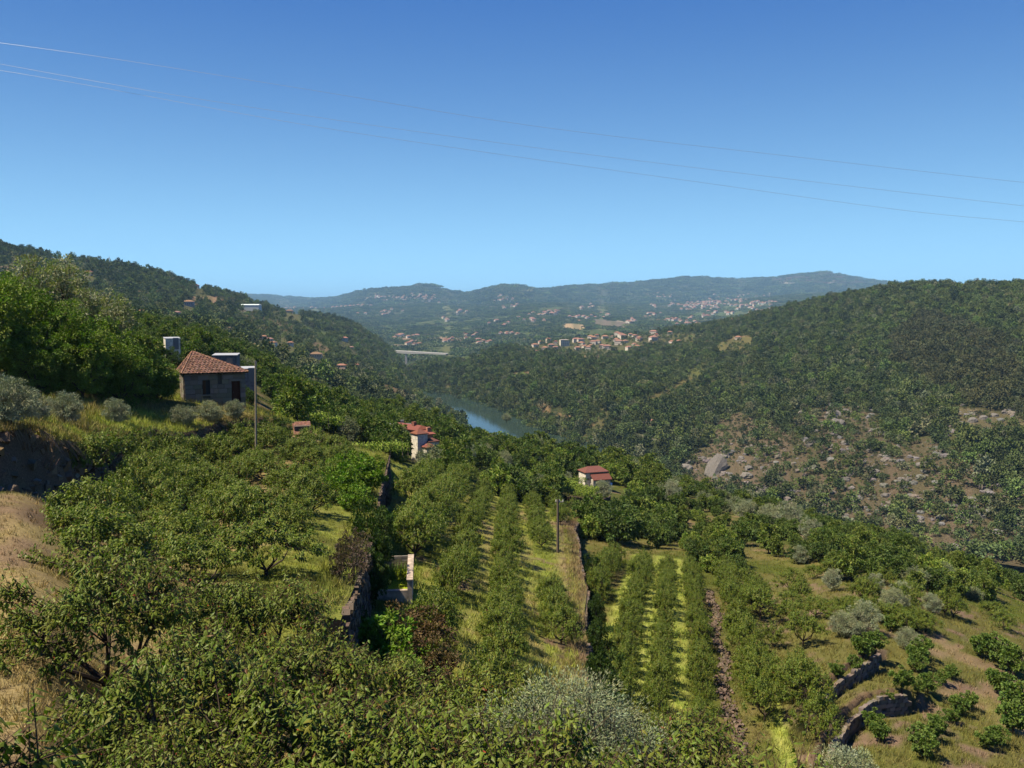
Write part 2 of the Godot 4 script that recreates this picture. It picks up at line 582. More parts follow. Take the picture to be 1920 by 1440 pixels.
# trees over a loft; dens is trees per square metre, size their mean crown width
func forest(L: Loft, called: String, meshes: Array, dens: float, size: float, tints: Array, patches: Array, label: String, last: float, first := 0.0, lo := -120.0, hi := 2040.0, gaps := 0.0) -> void:
	var xf := []
	var cols := []
	for k in meshes.size():
		xf.append([]); cols.append([])
	for k in L.n - 1:
		var px := L.x0 + L.dx * (k + 0.5)
		if px < lo or px > hi: continue
		for j in range(int(first * (L.rows - 1)), int(last * (L.rows - 1))):
			var a := L.v[k * L.rows + j]
			var b := L.v[(k + 1) * L.rows + j]
			var c := L.v[k * L.rows + j + 1]
			var e := L.v[(k + 1) * L.rows + j + 1]
			var area := (b - a).cross(c - a).length()
			var want := area * dens
			var d := Vector2(a.x, a.z).length()
			var w := 900.0 / d
			var cnt := int(want) + (1 if rng.randf() < want - int(want) else 0)
			for r in cnt:
				var f := rng.randf()
				var g := rng.randf()
				var p := a.lerp(b, f).lerp(c.lerp(e, f), g)
				var nz := fn2.get_noise_2d(p.x * w * 0.9, p.z * w * 0.9)
				var q := patch_at(px + L.dx * (f - 0.5), lerpf(L.py[k * L.rows + j], L.py[k * L.rows + j + 1], g), patches, nz * 0.6)
				if q.size() and rng.randf() > q[6]: continue
				if SCRUB_ONLY and not q.size(): continue
				if gaps > 0.0 and not q.size() and rng.randf() < smoothstep(0.0, 0.45, nz + 0.5 * fn2.get_noise_2d(p.x * w * 4.0, p.z * w * 4.0)) * gaps: continue
				var kind := rng.randi() % meshes.size()
				var s := size * exp(rng.randf_range(-0.65, 0.4))
				if q.size() and q.size() > 7: s *= q[7]
				xf[kind].append(Transform3D(Basis(Vector3.UP, rng.randf() * TAU).scaled_local(Vector3(s, s * rng.randf_range(0.8, 1.15), s)), p - Vector3(0, 0.06 * s, 0)))
				var t := clampf(0.5 + 0.9 * fn.get_noise_2d(p.x * w * 6.0, p.z * w * 6.0) + rng.randf_range(-0.35, 0.35), 0.0, 1.0)
				var cc: Color = tints[0].lerp(tints[1], t)
				var sort := rng.randf()
				if sort < 0.1: cc = Color(0.125, 0.138, 0.078)
				elif sort < 0.22: cc = Color(0.1, 0.145, 0.042)
				elif sort > 0.85: cc = Color(0.045, 0.06, 0.028)
				if q.size() > 8: cc = q[8]
				cols[kind].append(vary(cc, 0.32))
	for k in meshes.size():
		if xf[k].size(): multi(called, meshes[k], xf[k], cols[k], label, "trees")
	print(called, " ", xf.map(func(z): return z.size()))

# ---------------------------------------------------------------- trees
func crown_clumps(mb: MB, centre: Vector3, rad: Vector3, clumps: int, per: int, clump_r: float, leaf: float, wide: float, col: Color, vk: float, centres: Array) -> void:
	for k in clumps:
		var u := rv().normalized()
		var rr := pow(rng.randf(), 0.45)
		u.y = u.y * 0.95 + 0.1
		var bump := 1.0 + 0.35 * fn.get_noise_3d(u.x * 60.0 + centre.x * 31.0 + rad.x * 97.0, u.y * 60.0 + rad.y * 53.0, u.z * 60.0)
		var o := centre + u * rad * rr * bump
		centres.append(o)
		var tone := vary(col, vk * 0.7)
		for j in per:
			var w := rv()
			var p := o + w * clump_r * Vector3(1, 0.75, 1)
			var d := (w + u * 0.6 + Vector3(0, rng.randf_range(-0.5, 0.3), 0) + rv() * 0.5).normalized()
			var side := d.cross(rv()).normalized()
			mb.leaf(p, d, side, leaf * rng.randf_range(0.7, 1.3), leaf * wide * rng.randf_range(0.8, 1.2), vary(tone, vk), false)

func branches(mb: MB, base_h: float, r: float, centres: Array, limbs: int, top: Vector3, col: Color, twig: float) -> void:
	var lean := Vector3(rng.randf_range(-0.15, 0.15), 0, rng.randf_range(-0.15, 0.15)) * base_h
	var fork := Vector3(0, base_h, 0) + lean
	mb.tube(Vector3(0, -0.5, 0), Vector3(0, base_h * 0.45, 0) + lean * 0.25, r * 1.25, r * 1.0, 8, col)
	mb.tube(Vector3(0, base_h * 0.45, 0) + lean * 0.25, fork, r, r * 0.85, 8, col)
	var ends := []
	for k in limbs:
		var a := TAU * (k + rng.randf() * 0.6) / limbs
		var e := Vector3(cos(a) * top.x, top.y * rng.randf_range(0.75, 1.1), sin(a) * top.z) * rng.randf_range(0.8, 1.0)
		var m := fork + e * 0.5 + Vector3(cos(a), -0.3, sin(a)) * 0.15 * e.length()
		mb.tube(fork, m, r * 0.62, r * 0.42, 6, col)
		mb.tube(m, fork + e, r * 0.42, r * 0.2, 6, col)
		ends.append(m); ends.append(fork + e); ends.append(fork.lerp(m, 0.5))
	for c in centres:
		var best: Vector3 = ends[0]
		for e in ends:
			if c.distance_squared_to(e) < c.distance_squared_to(best): best = e
		mb.tube(best, c, twig, twig * 0.4, 4, col)

func tree_thing(called: String, trunk: Mesh, crown: Mesh) -> Node3D:
	var o := Node3D.new()
	o.set_meta("kindname", called)
	part("trunk", trunk, o)
	part("crown", crown, o)
	return o

const CHERRY := Color(0.092, 0.127, 0.018)
func cherry(sd: int, fine: bool, tips: int, shoots: int, leaves: int, leaf: float) -> Node3D:
	rng.seed = sd
	var mb := MB.new()
	var tb := MB.new()
	var centres := []
	var dead := Color(0.12, 0.055, 0.02)
	for k in tips:
		var u := rv().normalized()
		var rr := pow(rng.randf(), 0.4)
		u.y = absf(u.y) * 1.1 - 0.25
		var bump := 1.0 + 0.5 * fn.get_noise_3d(u.x * 70.0 + sd * 13.0, u.y * 70.0, u.z * 70.0)
		var o := Vector3(0, 1.95, 0) + u * Vector3(2.1, 1.75, 2.1) * rr * bump
		centres.append(o)
		var out := (Vector3(u.x, 0.35 + 0.6 * maxf(u.y, 0.0), u.z)).normalized()
		for s in shoots:
			var d := (out + rv() * 0.85).normalized()
			var l := rng.randf_range(0.35, 0.75)
			var st := o + rv() * 0.18
			var tone := vary(CHERRY, 0.22)
			if rng.randf() < 0.12: tone = tone.lerp(Color(0.13, 0.13, 0.02), 0.7)
			if fine: tb.tube(st, st + d * l, 0.009, 0.004, 3, Color(0.1, 0.07, 0.045))
			for j in leaves:
				var t := (j + rng.randf()) / leaves
				var p := st + d * (l * t) + rv() * 0.03
				var ang := rng.randf() * TAU
				var w := (d.cross(Vector3(cos(ang), 0.2, sin(ang)))).normalized()
				var ld := (d * 0.45 + w * 0.8 + Vector3(0, -0.75, 0) + rv() * 0.25).normalized()
				var sd2 := ld.cross(Vector3.UP + rv() * 0.5).normalized()
				var lc := vary(tone, 0.2)
				if rng.randf() < 0.012: lc = dead
				mb.leaf(p, ld, sd2, leaf * rng.randf_range(0.75, 1.2), leaf * 0.44 * rng.randf_range(0.85, 1.15), lc, fine)
	branches(tb, 0.85, 0.1, centres, 6, Vector3(1.25, 1.5, 1.25), Color(0.085, 0.065, 0.052), 0.018)
	var o := tree_thing("cherry_tree", tb.mesh(M.bark), mb.mesh(M.cherry_leaf))
	if fine:
		var fb := MB.new()
		for k in 60:
			var c: Vector3 = centres[rng.randi() % centres.size()] + rv() * 0.35
			for j in 2 + rng.randi() % 4:
				var p := c + rv() * 0.035
				var q := 0.012
				for h in [1.0, -1.0]:
					for z in 4:
						var a := TAU * z / 4.0
						fb.tri(p + Vector3(0, q * h, 0), p + Vector3(cos(a), 0, sin(a)) * q, p + Vector3(cos(a + TAU / 4), 0, sin(a + TAU / 4)) * q, Color(0.42, 0.03, 0.03))
		part("cherries", fb.mesh(M.fruit), o).set_meta("kind", "stuff")
	return o

func olive(sd: int, clumps: int, per: int, leaf: float, rad: Vector3, trunk_h: float, col: Color, called := "olive_tree") -> Node3D:
	rng.seed = sd
	var mb := MB.new()
	var tb := MB.new()
	var centres := []
	crown_clumps(mb, Vector3(0, trunk_h + rad.y * 0.85, 0), rad, clumps, per, rad.x * 0.2, leaf, 0.26, col, 0.3, centres)
	branches(tb, trunk_h, 0.05 * rad.x, centres, 5, rad * Vector3(0.5, 0.8, 0.5), Color(0.1, 0.085, 0.07), 0.01 * rad.x)
	return tree_thing(called, tb.mesh(M.bark), mb.mesh(M.olive_leaf))

func broadleaf(sd: int, called: String, clumps: int, per: int, leaf: float, rad: Vector3, trunk_h: float, col: Color, wide := 0.6) -> Node3D:
	rng.seed = sd
	var mb := MB.new()
	var tb := MB.new()
	var centres := []
	crown_clumps(mb, Vector3(0, trunk_h + rad.y * 0.8, 0), rad, clumps, per, rad.x * 0.14, leaf, wide, col, 0.28, centres)
	branches(tb, trunk_h, 0.045 * rad.x + 0.02, centres, 5, rad * Vector3(0.5, 0.9, 0.5), Color(0.09, 0.07, 0.055), 0.006 * rad.x + 0.004)
	return tree_thing(called, tb.mesh(M.bark), mb.mesh(M.leaf))

func forest_crown(sd: int, shape: Vector3, low: float, quads: int, size: float) -> ArrayMesh:
	# one tree one metre wide: a crown of leafy sprays over a short trunk
	rng.seed = sd
	var mb := MB.new()
	mb.tube(Vector3(0, -0.1, 0), Vector3(0, low + 0.15, 0), 0.035, 0.02, 5, Color(0.5, 0.4, 0.3))
	for k in quads / 5:
		var u := rv().normalized()
		if u.y < -0.5: u.y = -u.y
		var rr := pow(rng.randf(), 0.35)
		var bump := 1.0 + 0.4 * fn.get_noise_3d(u.x * 70.0 + sd * 17.0, u.y * 70.0, u.z * 70.0)
		var o := Vector3(0, low + shape.y * 0.8, 0) + u * shape * rr * bump
		for j in 5:
			var w := rv()
			var d := (w + u * 0.7).normalized()
			mb.leaf(o + w * 0.07, d, d.cross(rv()).normalized(), size * rng.randf_range(0.7, 1.3), size * 0.75, vary(Color(1, 1, 1), 0.2), false)
	return mb.mesh(M.forest)

# ---------------------------------------------------------------- _ready
func _ready() -> void:
	var cam := Camera3D.new()
	cam.name = "camera"
	cam.fov = rad_to_deg(2.0 * atan(720.0 / F))
	cam.near = 0.1
	cam.far = 60000.0
	cam.rotation.x = -PITCH
	add_child(cam)
	cam.current = true
	var env := Environment.new()
	env.background_mode = Environment.BG_SKY
	var sm := ProceduralSkyMaterial.new()
	sm.sky_top_color = Color(0.045, 0.235, 0.49)
	sm.sky_horizon_color = Color(0.52, 0.715, 0.82)
	sm.sky_curve = 0.1
	sm.ground_bottom_color = Color(0.2, 0.24, 0.16)
	sm.ground_horizon_color = Color(0.45, 0.55, 0.6)
	var sky := Sky.new()
	sky.sky_material = sm
	env.sky = sky
	env.tonemap_mode = Environment.TONE_MAPPER_LINEAR
	env.tonemap_exposure = 2.25
	env.fog_enabled = true
	env.fog_density = 0.000052
	env.fog_light_color = Color(0.62, 0.82, 1.0)
	env.sdfgi_enabled = true
	env.ssao_enabled = true
	env.ssil_enabled = true
	var we := WorldEnvironment.new()
	we.name = "environment"
	we.environment = env
	add_child(we)
	var sun := DirectionalLight3D.new()
	sun.name = "sun"
	sun.light_energy = 1.6
	sun.light_color = Color(1.0, 0.94, 0.82)
	sun.light_angular_distance = 0.5
	sun.shadow_enabled = true
	add_child(sun)
	sun.look_at_from_position(Vector3(-0.51, 0.85, 0.12) * 100.0, Vector3.ZERO)

	fn.seed = 11
	fn.frequency = 0.01
	fn.fractal_octaves = 4
	fn2.seed = 77
	fn2.frequency = 0.01
	fn2.fractal_octaves = 3
	make_materials()
	setup_ground()
	var t0 := Time.get_ticks_msec()
	build_hillside()
	print("hillside ", Time.get_ticks_msec() - t0)
	build_valley()
	print("valley ", Time.get_ticks_msec() - t0)
	build_trees()
	print("trees ", Time.get_ticks_msec() - t0)
	build_walls()
	build_buildings()
	build_small_things()
	print("all ", Time.get_ticks_msec() - t0)

# ---------------------------------------------------------------- river, opposite slopes, mountains
const VILLAS := [[212, 582, 9, 5.0, 0.2, WHITE, "pale villa with terracotta hip roof, leftmost on the left hillside"], [230, 590, 13, 6.5, 0.15, Color(0.6, 0.5, 0.4), "large cream villa with red roof in the left hillside cluster"], [238, 596, 11, 4.0, 0.3, Color(0.55, 0.42, 0.33), "low red-roofed house in front of the large cream villa"], [266, 592, 13, 4.2, 0.1, Color(0.45, 0.34, 0.27), "long brown villa right of the large cream one"],
			[333, 593, 10, 3.2, 0.0, Color(0.5, 0.42, 0.36), "low terracotta-roofed house right of the villas"], [410, 620, 11, 5.0, -0.1, WHITE, "white house with orange roof beside a big dark tree"], [430, 623, 8, 3.2, 0.2, Color(0.6, 0.5, 0.42), "small orange-roofed house right of the white one by the tree"],
			[172, 516, 9, 4.0, 0.1, Color(0.6, 0.5, 0.42), "small house high on the left hill slope"], [356, 574, 14, 6.0, 0.2, Color(0.36, 0.36, 0.4), "grey house under the earth terraces on the left hill"], [376, 540, 7, 3.6, 0.0, WHITE, "small white house near the left ridge line"],
			[495, 638, 9, 4.5, 0.1, Color(0.6, 0.5, 0.42), "orange-roofed house at the top of the left slope hamlet"], [505, 643, 11, 5.0, 0.3, Color(0.65, 0.6, 0.52), "cream house in the middle of the left slope hamlet"], [512, 650, 10, 4.5, -0.2, WHITE, "white house at the bottom of the left slope hamlet"], [545, 649, 8, 4.0, 0.2, WHITE, "small white house right of the left slope hamlet"],
			[592, 672, 17, 6.0, 0.15, Color(0.62, 0.5, 0.36), "cream house with wide orange roof above the river slope"], [640, 692, 13, 4.5, -0.1, Color(0.6, 0.45, 0.36), "orange hip-roofed house on the slope towards the river"], [646, 640, 10, 5.0, 0.2, WHITE, "white and red house above the bridge slope"], [658, 656, 8, 3.6, 0.0, Color(0.55, 0.42, 0.28), "round tan house on the bridge slope"], [458, 652, 7, 3.4, 0.2, WHITE, "white cottage among trees left of the hamlet"], [477, 655, 7, 3.2, 0.2, Color(0.62, 0.56, 0.5), "pale cottage just left of the hamlet"], [668, 690, 8, 3.2, 0.3, Color(0.6, 0.45, 0.36), "small orange house right of the hip-roofed one"], [548, 580, 10, 3.5, 0.1, Color(0.6, 0.45, 0.36), "orange roofed farm on the left shoulder"]]
const CLUSTERS := [[765, 634, 4, 14, 3], [752, 632, 5, 20, 3], [775, 647, 5, 14, 3], [845, 640, 6, 22, 4], [885, 632, 6, 20, 4], [905, 645, 5, 14, 3], [1022, 590, 9, 26, 3], [1040, 588, 8, 20, 3], [1080, 598, 7, 30, 3], [1100, 577, 6, 22, 4], [1130, 592, 5, 18, 3], [955, 630, 5, 22, 3], [1000, 603, 7, 24, 4], [935, 608, 5, 24, 4], [865, 588, 6, 24, 4], [830, 600, 4, 14, 3], [950, 575, 6, 24, 4], [700, 590, 5, 26, 5], [740, 585, 6, 30, 5], [1225, 592, 8, 22, 3], [1260, 602, 10, 30, 3], [1290, 608, 8, 26, 3], [1300, 580, 8, 30, 4], [1340, 572, 10, 34, 4], [1360, 588, 9, 30, 4], [1400, 575, 9, 30, 4], [1420, 583, 6, 24, 3], [1320, 596, 7, 24, 3], [1240, 575, 5, 24, 4], [1440, 570, 5, 16, 3], [1190, 603, 5, 16, 3], [1385, 562, 5, 24, 3]]
var SCRUB_ONLY := false
var OPP: Loft
var LEFT: Loft
var FARV: Loft
var MTN: Loft

func pick(cols: Array, k: int) -> Array:
	return cols.map(func(c): return c[k])

func lines_of(rows: Array, count: int) -> Array:
	# rows: [px, [py, d], [py, d], ...] -> one pair of arrays per line
	var out := []
	for l in count:
		out.append([rows.map(func(r): return float(r[l + 1][0])), rows.map(func(r): return float(r[l + 1][1]))])
	return out

func build_valley() -> void:
	var disc := MB.new()
	for k in 96:
		var a := TAU * k / 96
		var b := TAU * (k + 1) / 96
		disc.tri(Vector3(0, -150, 0), Vector3(cos(b), 0, sin(b)) * 30000 + Vector3(0, -150, 0), Vector3(cos(a), 0, sin(a)) * 30000 + Vector3(0, -150, 0), Color(0.06, 0.08, 0.03))
	tag(part("valley_floor", disc.mesh(M.hill), self), "level green floor of the valley reaching to the horizon", "ground", "", "structure")
	var rv_ := MB.new()
	# the river: a bent band of water at one level
	var ww := [Vector3(-560, -118, -1750), Vector3(-330, -118, -1450), Vector3(-230, -118, -1000), Vector3(-20, -118, -700), Vector3(20, -118, -520), Vector3(20, -118, -250)]
	var ee := [Vector3(-250, -118, -1900), Vector3(-80, -118, -1500), Vector3(10, -118, -1150), Vector3(110, -118, -850), Vector3(100, -118, -640), Vector3(80, -118, -250)]
	for k in ww.size() - 1:
		rv_.quad(ww[k], ww[k + 1], ee[k + 1], ee[k], Color.WHITE)
	tag(part("river", rv_.mesh(M.water), self), "dark calm river winding through the valley", "river", "", "structure")
	# the wooded hill across the river, right
	var opp := [
		[560, [740, 1700], [705, 1750], [698, 1800], [693, 1900], [690, 2000], [692, 2300]],
		[700, [722, 1500], [708, 1560], [700, 1700], [695, 1850], [693, 2000], [698, 2300]],
		[780, [729, 1330], [710, 1365], [699, 1440], [691, 1570], [688, 1780], [694, 2200]],
		[870, [744, 1190], [722, 1225], [700, 1300], [682, 1420], [667, 1600], [672, 2000]],
		[1000, [795, 905], [742, 960], [712, 1060], [687, 1230], [658, 1650], [645, 2000]],
		[1120, [838, 760], [775, 820], [722, 940], [685, 1150], [653, 1650], [630, 2050]],
		[1230, [866, 690], [795, 760], [732, 910], [690, 1220], [650, 1550], [624, 2050]],
		[1320, [890, 640], [805, 760], [737, 930], [690, 1150], [645, 1450], [612, 2000]],
		[1420, [912, 600], [815, 720], [742, 880], [680, 1080], [630, 1400], [592, 1900]],
		[1550, [940, 560], [842, 650], [762, 800], [680, 1000], [612, 1300], [566, 1700]],
		[1700, [968, 530], [880, 600], [782, 740], [690, 920], [612, 1180], [545, 1550]],
		[1800, [985, 515], [900, 575], [792, 700], [690, 880], [612, 1120], [545, 1480]],
		[1920, [1005, 500], [920, 560], [802, 680], [690, 860], [602, 1100], [541, 1450]],
		[2400, [1080, 470], [930, 540], [800, 660], [690, 840], [600, 1050], [530, 1400]]]
	var xs := pick(opp, 0).map(func(x): return float(x))
	var l := lines_of(opp, 6)
	l.append([l[5][0].map(func(y): return y + 60.0), l[5][1].map(func(d): return d * 1.25)])
	l.push_front([l[0][0].map(func(y): return y + 60.0), l[0][1].map(func(d): return d * 0.9)])
	OPP = make_loft(xs, l, 560, 2300, 250, 26, 0.006)
	var tan_ := Color(0.15, 0.118, 0.082)
	var dry := Color(0.17, 0.15, 0.06)
	var p_opp := [
		[1165, 663, 22, 6, -0.05, Color(0.065, 0.13, 0.03), 0.0],
		[1105, 674, 26, 8, 0.0, Color(0.25, 0.18, 0.1), 0.35, 0.6],
		[1130, 642, 165, 24, -0.03, Color(0.13, 0.13, 0.06), 0.14, 0.65],
		[885, 671, 42, 7, -0.12, Color(0.085, 0.115, 0.035), 0.0],
		[828, 680, 42, 4.5, -0.16, Color(0.17, 0.17, 0.06), 0.05],
		[905, 666, 36, 2.5, 0.1, Color(0.36, 0.25, 0.14), 0.0],
		[980, 703, 26, 6, -0.1, Color(0.26, 0.18, 0.1), 0.08],
		[925, 713, 8, 4, 0.0, Color(0.33, 0.25, 0.16), 0.0],
		[905, 735, 22, 4, 0.1, dry, 0.2], [1022, 766, 11, 9, 0.2, Color(0.28, 0.19, 0.11), 0.15],
		[1042, 777, 9, 4, 0.0, Color(0.28, 0.19, 0.11), 0.1], [1067, 784, 6, 5, 0.0, Color(0.28, 0.19, 0.11), 0.1], [1100, 795, 12, 3, 0.1, Color(0.3, 0.19, 0.11), 0.1],
		[1225, 748, 28, 11, -0.35, dry, 0.12, 0.7], [1268, 728, 34, 10, -0.5, dry, 0.15, 0.7], [1308, 702, 26, 14, -0.7, Color(0.13, 0.14, 0.05), 0.3, 0.6],
		[1206, 772, 5, 22, -0.15, Color(0.33, 0.26, 0.17), 0.0], [1222, 795, 16, 5, 0.6, Color(0.36, 0.27, 0.18), 0.05],
		[1215, 820, 40, 3, 0.25, Color(0.3, 0.27, 0.22), 0.0],
		[1378, 650, 36, 13, -0.2, Color(0.15, 0.14, 0.055), 0.12, 0.6], [1400, 634, 26, 5, -0.1, Color(0.26, 0.19, 0.1), 0.2],
		[1270, 678, 24, 4, -0.15, dry, 0.1], [1435, 688, 20, 3, 0.0, Color(0.3, 0.24, 0.14), 0.05],
		[1868, 792, 72, 22, 0.12, Color(0.19, 0.16, 0.1), 0.35, 0.5],
		[1790, 672, 135, 62, 0.25, Color(0.048, 0.055, 0.027), 0.95, 0.95, Color(0.072, 0.08, 0.04)],
		[1880, 730, 90, 45, 0.2, Color(0.048, 0.055, 0.027), 0.95, 0.95, Color(0.072, 0.08, 0.04)],
		[1340, 880, 60, 40, -0.5, tan_, 0.18, 0.8], [1470, 860, 130, 62, 0.2, tan_, 0.22, 0.85], [1570, 800, 100, 45, 0.1, tan_, 0.29, 0.85],
		[1650, 910, 200, 95, 0.25, tan_, 0.25, 0.85], [1850, 980, 160, 75, 0.2, Color(0.14, 0.11, 0.075), 0.5, 0.95]]
	p_opp.push_front([1346.0, 888.0, 26.0, 34.0, -0.4, tan_, 0.0])
	p_opp.push_front([764.0, 683.0, 22.0, 12.0, 0.0, Color(0.05, 0.06, 0.026), 0.0])
	var hill_green := Color(0.05, 0.06, 0.026)
	var clear := Color(0.115, 0.11, 0.055)
	loft_object("wooded_hill", OPP, "wooded hill across the river with a rocky lower slope", hill_green, p_opp, M.hill, clear)
	# the hill at the left and the long slope down to the river
	var lh := [
		[-500, [600, 400], [560, 700], [530, 1000], [480, 1300], [430, 1700]],
		[0, [622, 420], [590, 700], [558, 1000], [515, 1300], [461, 1600]],
		[60, [622, 420], [590, 700], [560, 1000], [520, 1300], [473, 1600]],
		[150, [625, 420], [597, 700], [566, 1000], [530, 1300], [492, 1600]],
		[220, [630, 430], [600, 720], [570, 1050], [538, 1330], [499, 1650]],
		[300, [637, 450], [608, 750], [580, 1100], [548, 1350], [516, 1700]],
		[360, [648, 465], [620, 780], [590, 1120], [562, 1400], [536, 1800]],
		[440, [668, 480], [640, 800], [606, 1150], [580, 1450], [559, 1900]],
		[540, [705, 500], [668, 850], [634, 1200], [606, 1600], [590, 2100]],
		[640, [735, 560], [702, 900], [668, 1250], [632, 1700], [606, 2200]],
		[720, [758, 620], [720, 950], [694, 1300], [670, 1700], [652, 2100]],
		[757, [772, 660], [735, 940], [714, 1220], [700, 1520], [694, 1800]],
		[790, [790, 700], [768, 850], [758, 1000], [751, 1140], [764, 1260]],
		[840, [815, 720], [795, 820], [783, 900], [776, 985], [794, 1090]],
		[880, [865, 690], [825, 780], [803, 860], [793, 915], [814, 1000]],
		[930, [905, 690], [860, 790], [840, 850], [830, 900], [850, 960]]]
	xs = pick(lh, 0).map(func(x): return float(x))
	l = lines_of(lh, 5)
	l.append([l[4][0].map(func(y): return y + 60.0), l[4][1].map(func(d): return d * 1.3)])
	l.push_front([l[0][0].map(func(y): return y + 90.0), l[0][1].map(func(d): return d * 0.85)])
	LEFT = make_loft(xs, l, -460, 930, 210, 26, 0.006)
	var p_left := [
		[400, 563, 34, 8, 0.12, Color(0.34, 0.23, 0.14), 0.12, 0.6], [365, 567, 30, 4, -0.1, Color(0.3, 0.21, 0.13), 0.1], [425, 581, 45, 2.5, 0.03, Color(0.35, 0.33, 0.3), 0.0],
		[225, 563, 30, 7, 0.1, Color(0.1, 0.135, 0.04), 0.0], [245, 603, 75, 6, 0.05, Color(0.12, 0.15, 0.035), 0.06], [160, 500, 12, 4, 0.1, Color(0.12, 0.13, 0.05), 0.1],
		[298, 541, 3, 8, 0.0, Color(0.4, 0.28, 0.17), 0.0], [265, 547, 26, 3, 0.05, Color(0.28, 0.2, 0.12), 0.2], [18, 507, 26, 7, 0.1, Color(0.33, 0.24, 0.16), 0.15],
		[602, 655, 18, 9, 0.5, Color(0.24, 0.18, 0.1), 0.2, 0.7], [560, 598, 44, 6, 0.15, Color(0.12, 0.15, 0.05), 0.1], [480, 602, 60, 9, 0.15, Color(0.15, 0.12, 0.06), 0.45, 0.6],
		[208, 497, 14, 2.5, 0.0, Color(0.36, 0.24, 0.15), 0.0],
		[742, 738, 44, 13, 0.38, Color(0.24, 0.17, 0.09), 0.1, 0.5], [590, 620, 30, 5, 0.3, Color(0.11, 0.14, 0.05), 0.15],
		[620, 690, 10, 8, 0.5, Color(0.26, 0.2, 0.12), 0.15],
		[640, 592, 30, 14, 0.5, Color(0.05, 0.065, 0.026), 1.4, 1.0, Color(0.05, 0.07, 0.032)], [620, 610, 70, 18, 0.3, Color(0.03, 0.045, 0.018), 1.0]]
	for q in VILLAS: p_left.push_front([float(q[0]) + 2.0, float(q[1]) + 7.0, q[2] * 1.2, 10.0, 0.0, Color(0.13, 0.13, 0.06), 0.05, 0.5])
	p_left.push_front([762.0, 690.0, 22.0, 14.0, 0.0, Color(0.05, 0.065, 0.028), 0.0])
	p_left.push_front([466.0, 584.0, 24.0, 5.0, 0.0, Color(0.25, 0.22, 0.18), 0.0])
	loft_object("left_hillside", LEFT, "long wooded hillside with scattered houses on the left", Color(0.06, 0.085, 0.03), p_left, M.hill, Color(0.17, 0.165, 0.075))
	# the broad valley behind
	var fv := [
		[200, [690, 1800], [650, 2500], [625, 3600], [602, 5500], [585, 7500]],
		[500, [695, 1800], [645, 2500], [622, 3600], [600, 5500], [580, 7500]],
		[640, [700, 1850], [655, 2500], [628, 3600], [600, 5500], [578, 7500]],
		[760, [700, 1950], [662, 2500], [632, 3500], [598, 5500], [570, 7500]],
		[900, [700, 1950], [650, 2550], [620, 3600], [590, 5300], [566, 7300]],
		[1000, [700, 1950], [640, 2600], [610, 3700], [580, 5000], [562, 7000]],
		[1080, [700, 1950], [635, 2600], [606, 3800], [583, 5300], [566, 7200]],
		[1200, [700, 1950], [628, 2700], [605, 3900], [585, 5600], [566, 7600]],
		[1350, [700, 1950], [622, 2800], [602, 4000], [580, 5700], [562, 7800]],
		[1500, [700, 1950], [615, 2900], [598, 4000], [572, 5700], [552, 7800]],
		[2100, [690, 2000], [610, 2900], [590, 4000], [570, 5700], [550, 7800]]]
	xs = pick(fv, 0).map(func(x): return float(x))
	l = lines_of(fv, 5)
	l.append([l[4][0].map(func(y): return y + 12.0), l[4][1].map(func(d): return d * 1.25)])
	FARV = make_loft(xs, l, 300, 1800, 190, 30, 0.007)
	var field := Color(0.1, 0.135, 0.045)
	var p_far := [
		[1074, 613, 25, 6, 0.02, Color(0.5, 0.36, 0.2), 0.0], [1150, 607, 34, 5, 0.1, Color(0.2, 0.16, 0.12), 0.03], [1160, 603, 16, 1.5, 0.12, Color(0.42, 0.34, 0.25), 0.0],
		[1112, 626, 40, 6, 0.0, Color(0.07, 0.1, 0.03), 0.02], [1032, 580, 26, 4, -0.1, field, 0.02],
		[905, 600, 60, 3, -0.1, field, 0.05], [725, 613, 20, 4, 0.1, field, 0.05], [800, 606, 40, 4, -0.15, field, 0.1], [985, 627, 30, 3, 0.0, field, 0.05], [865, 616, 30, 3, 0, field, 0.1],
		[752, 634, 26, 4, 0.0, Color(0.38, 0.25, 0.17), 0.1], [745, 648, 22, 3, 0.05, Color(0.3, 0.24, 0.17), 0.1], [850, 637, 26, 4, 0.1, Color(0.3, 0.22, 0.15), 0.15],
		[1350, 590, 60, 4, 0.0, field, 0.05], [1400, 575, 50, 4, -0.1, field, 0.1], [1270, 595, 40, 3, 0.05, field, 0.1], [1320, 562, 50, 4, -0.1, Color(0.16, 0.14, 0.08), 0.2]]
	for q in CLUSTERS: p_far.append([float(q[0]), float(q[1]) + 1.0, q[3] * 0.8, q[4] * 1.3, 0.0, Color(0.11, 0.12, 0.055), 0.4])
	loft_object("far_valley", FARV, "hazy patchwork of fields woods and villages beyond the river", Color(0.06, 0.085, 0.03), p_far, M.hill, Color(0.16, 0.17, 0.07))
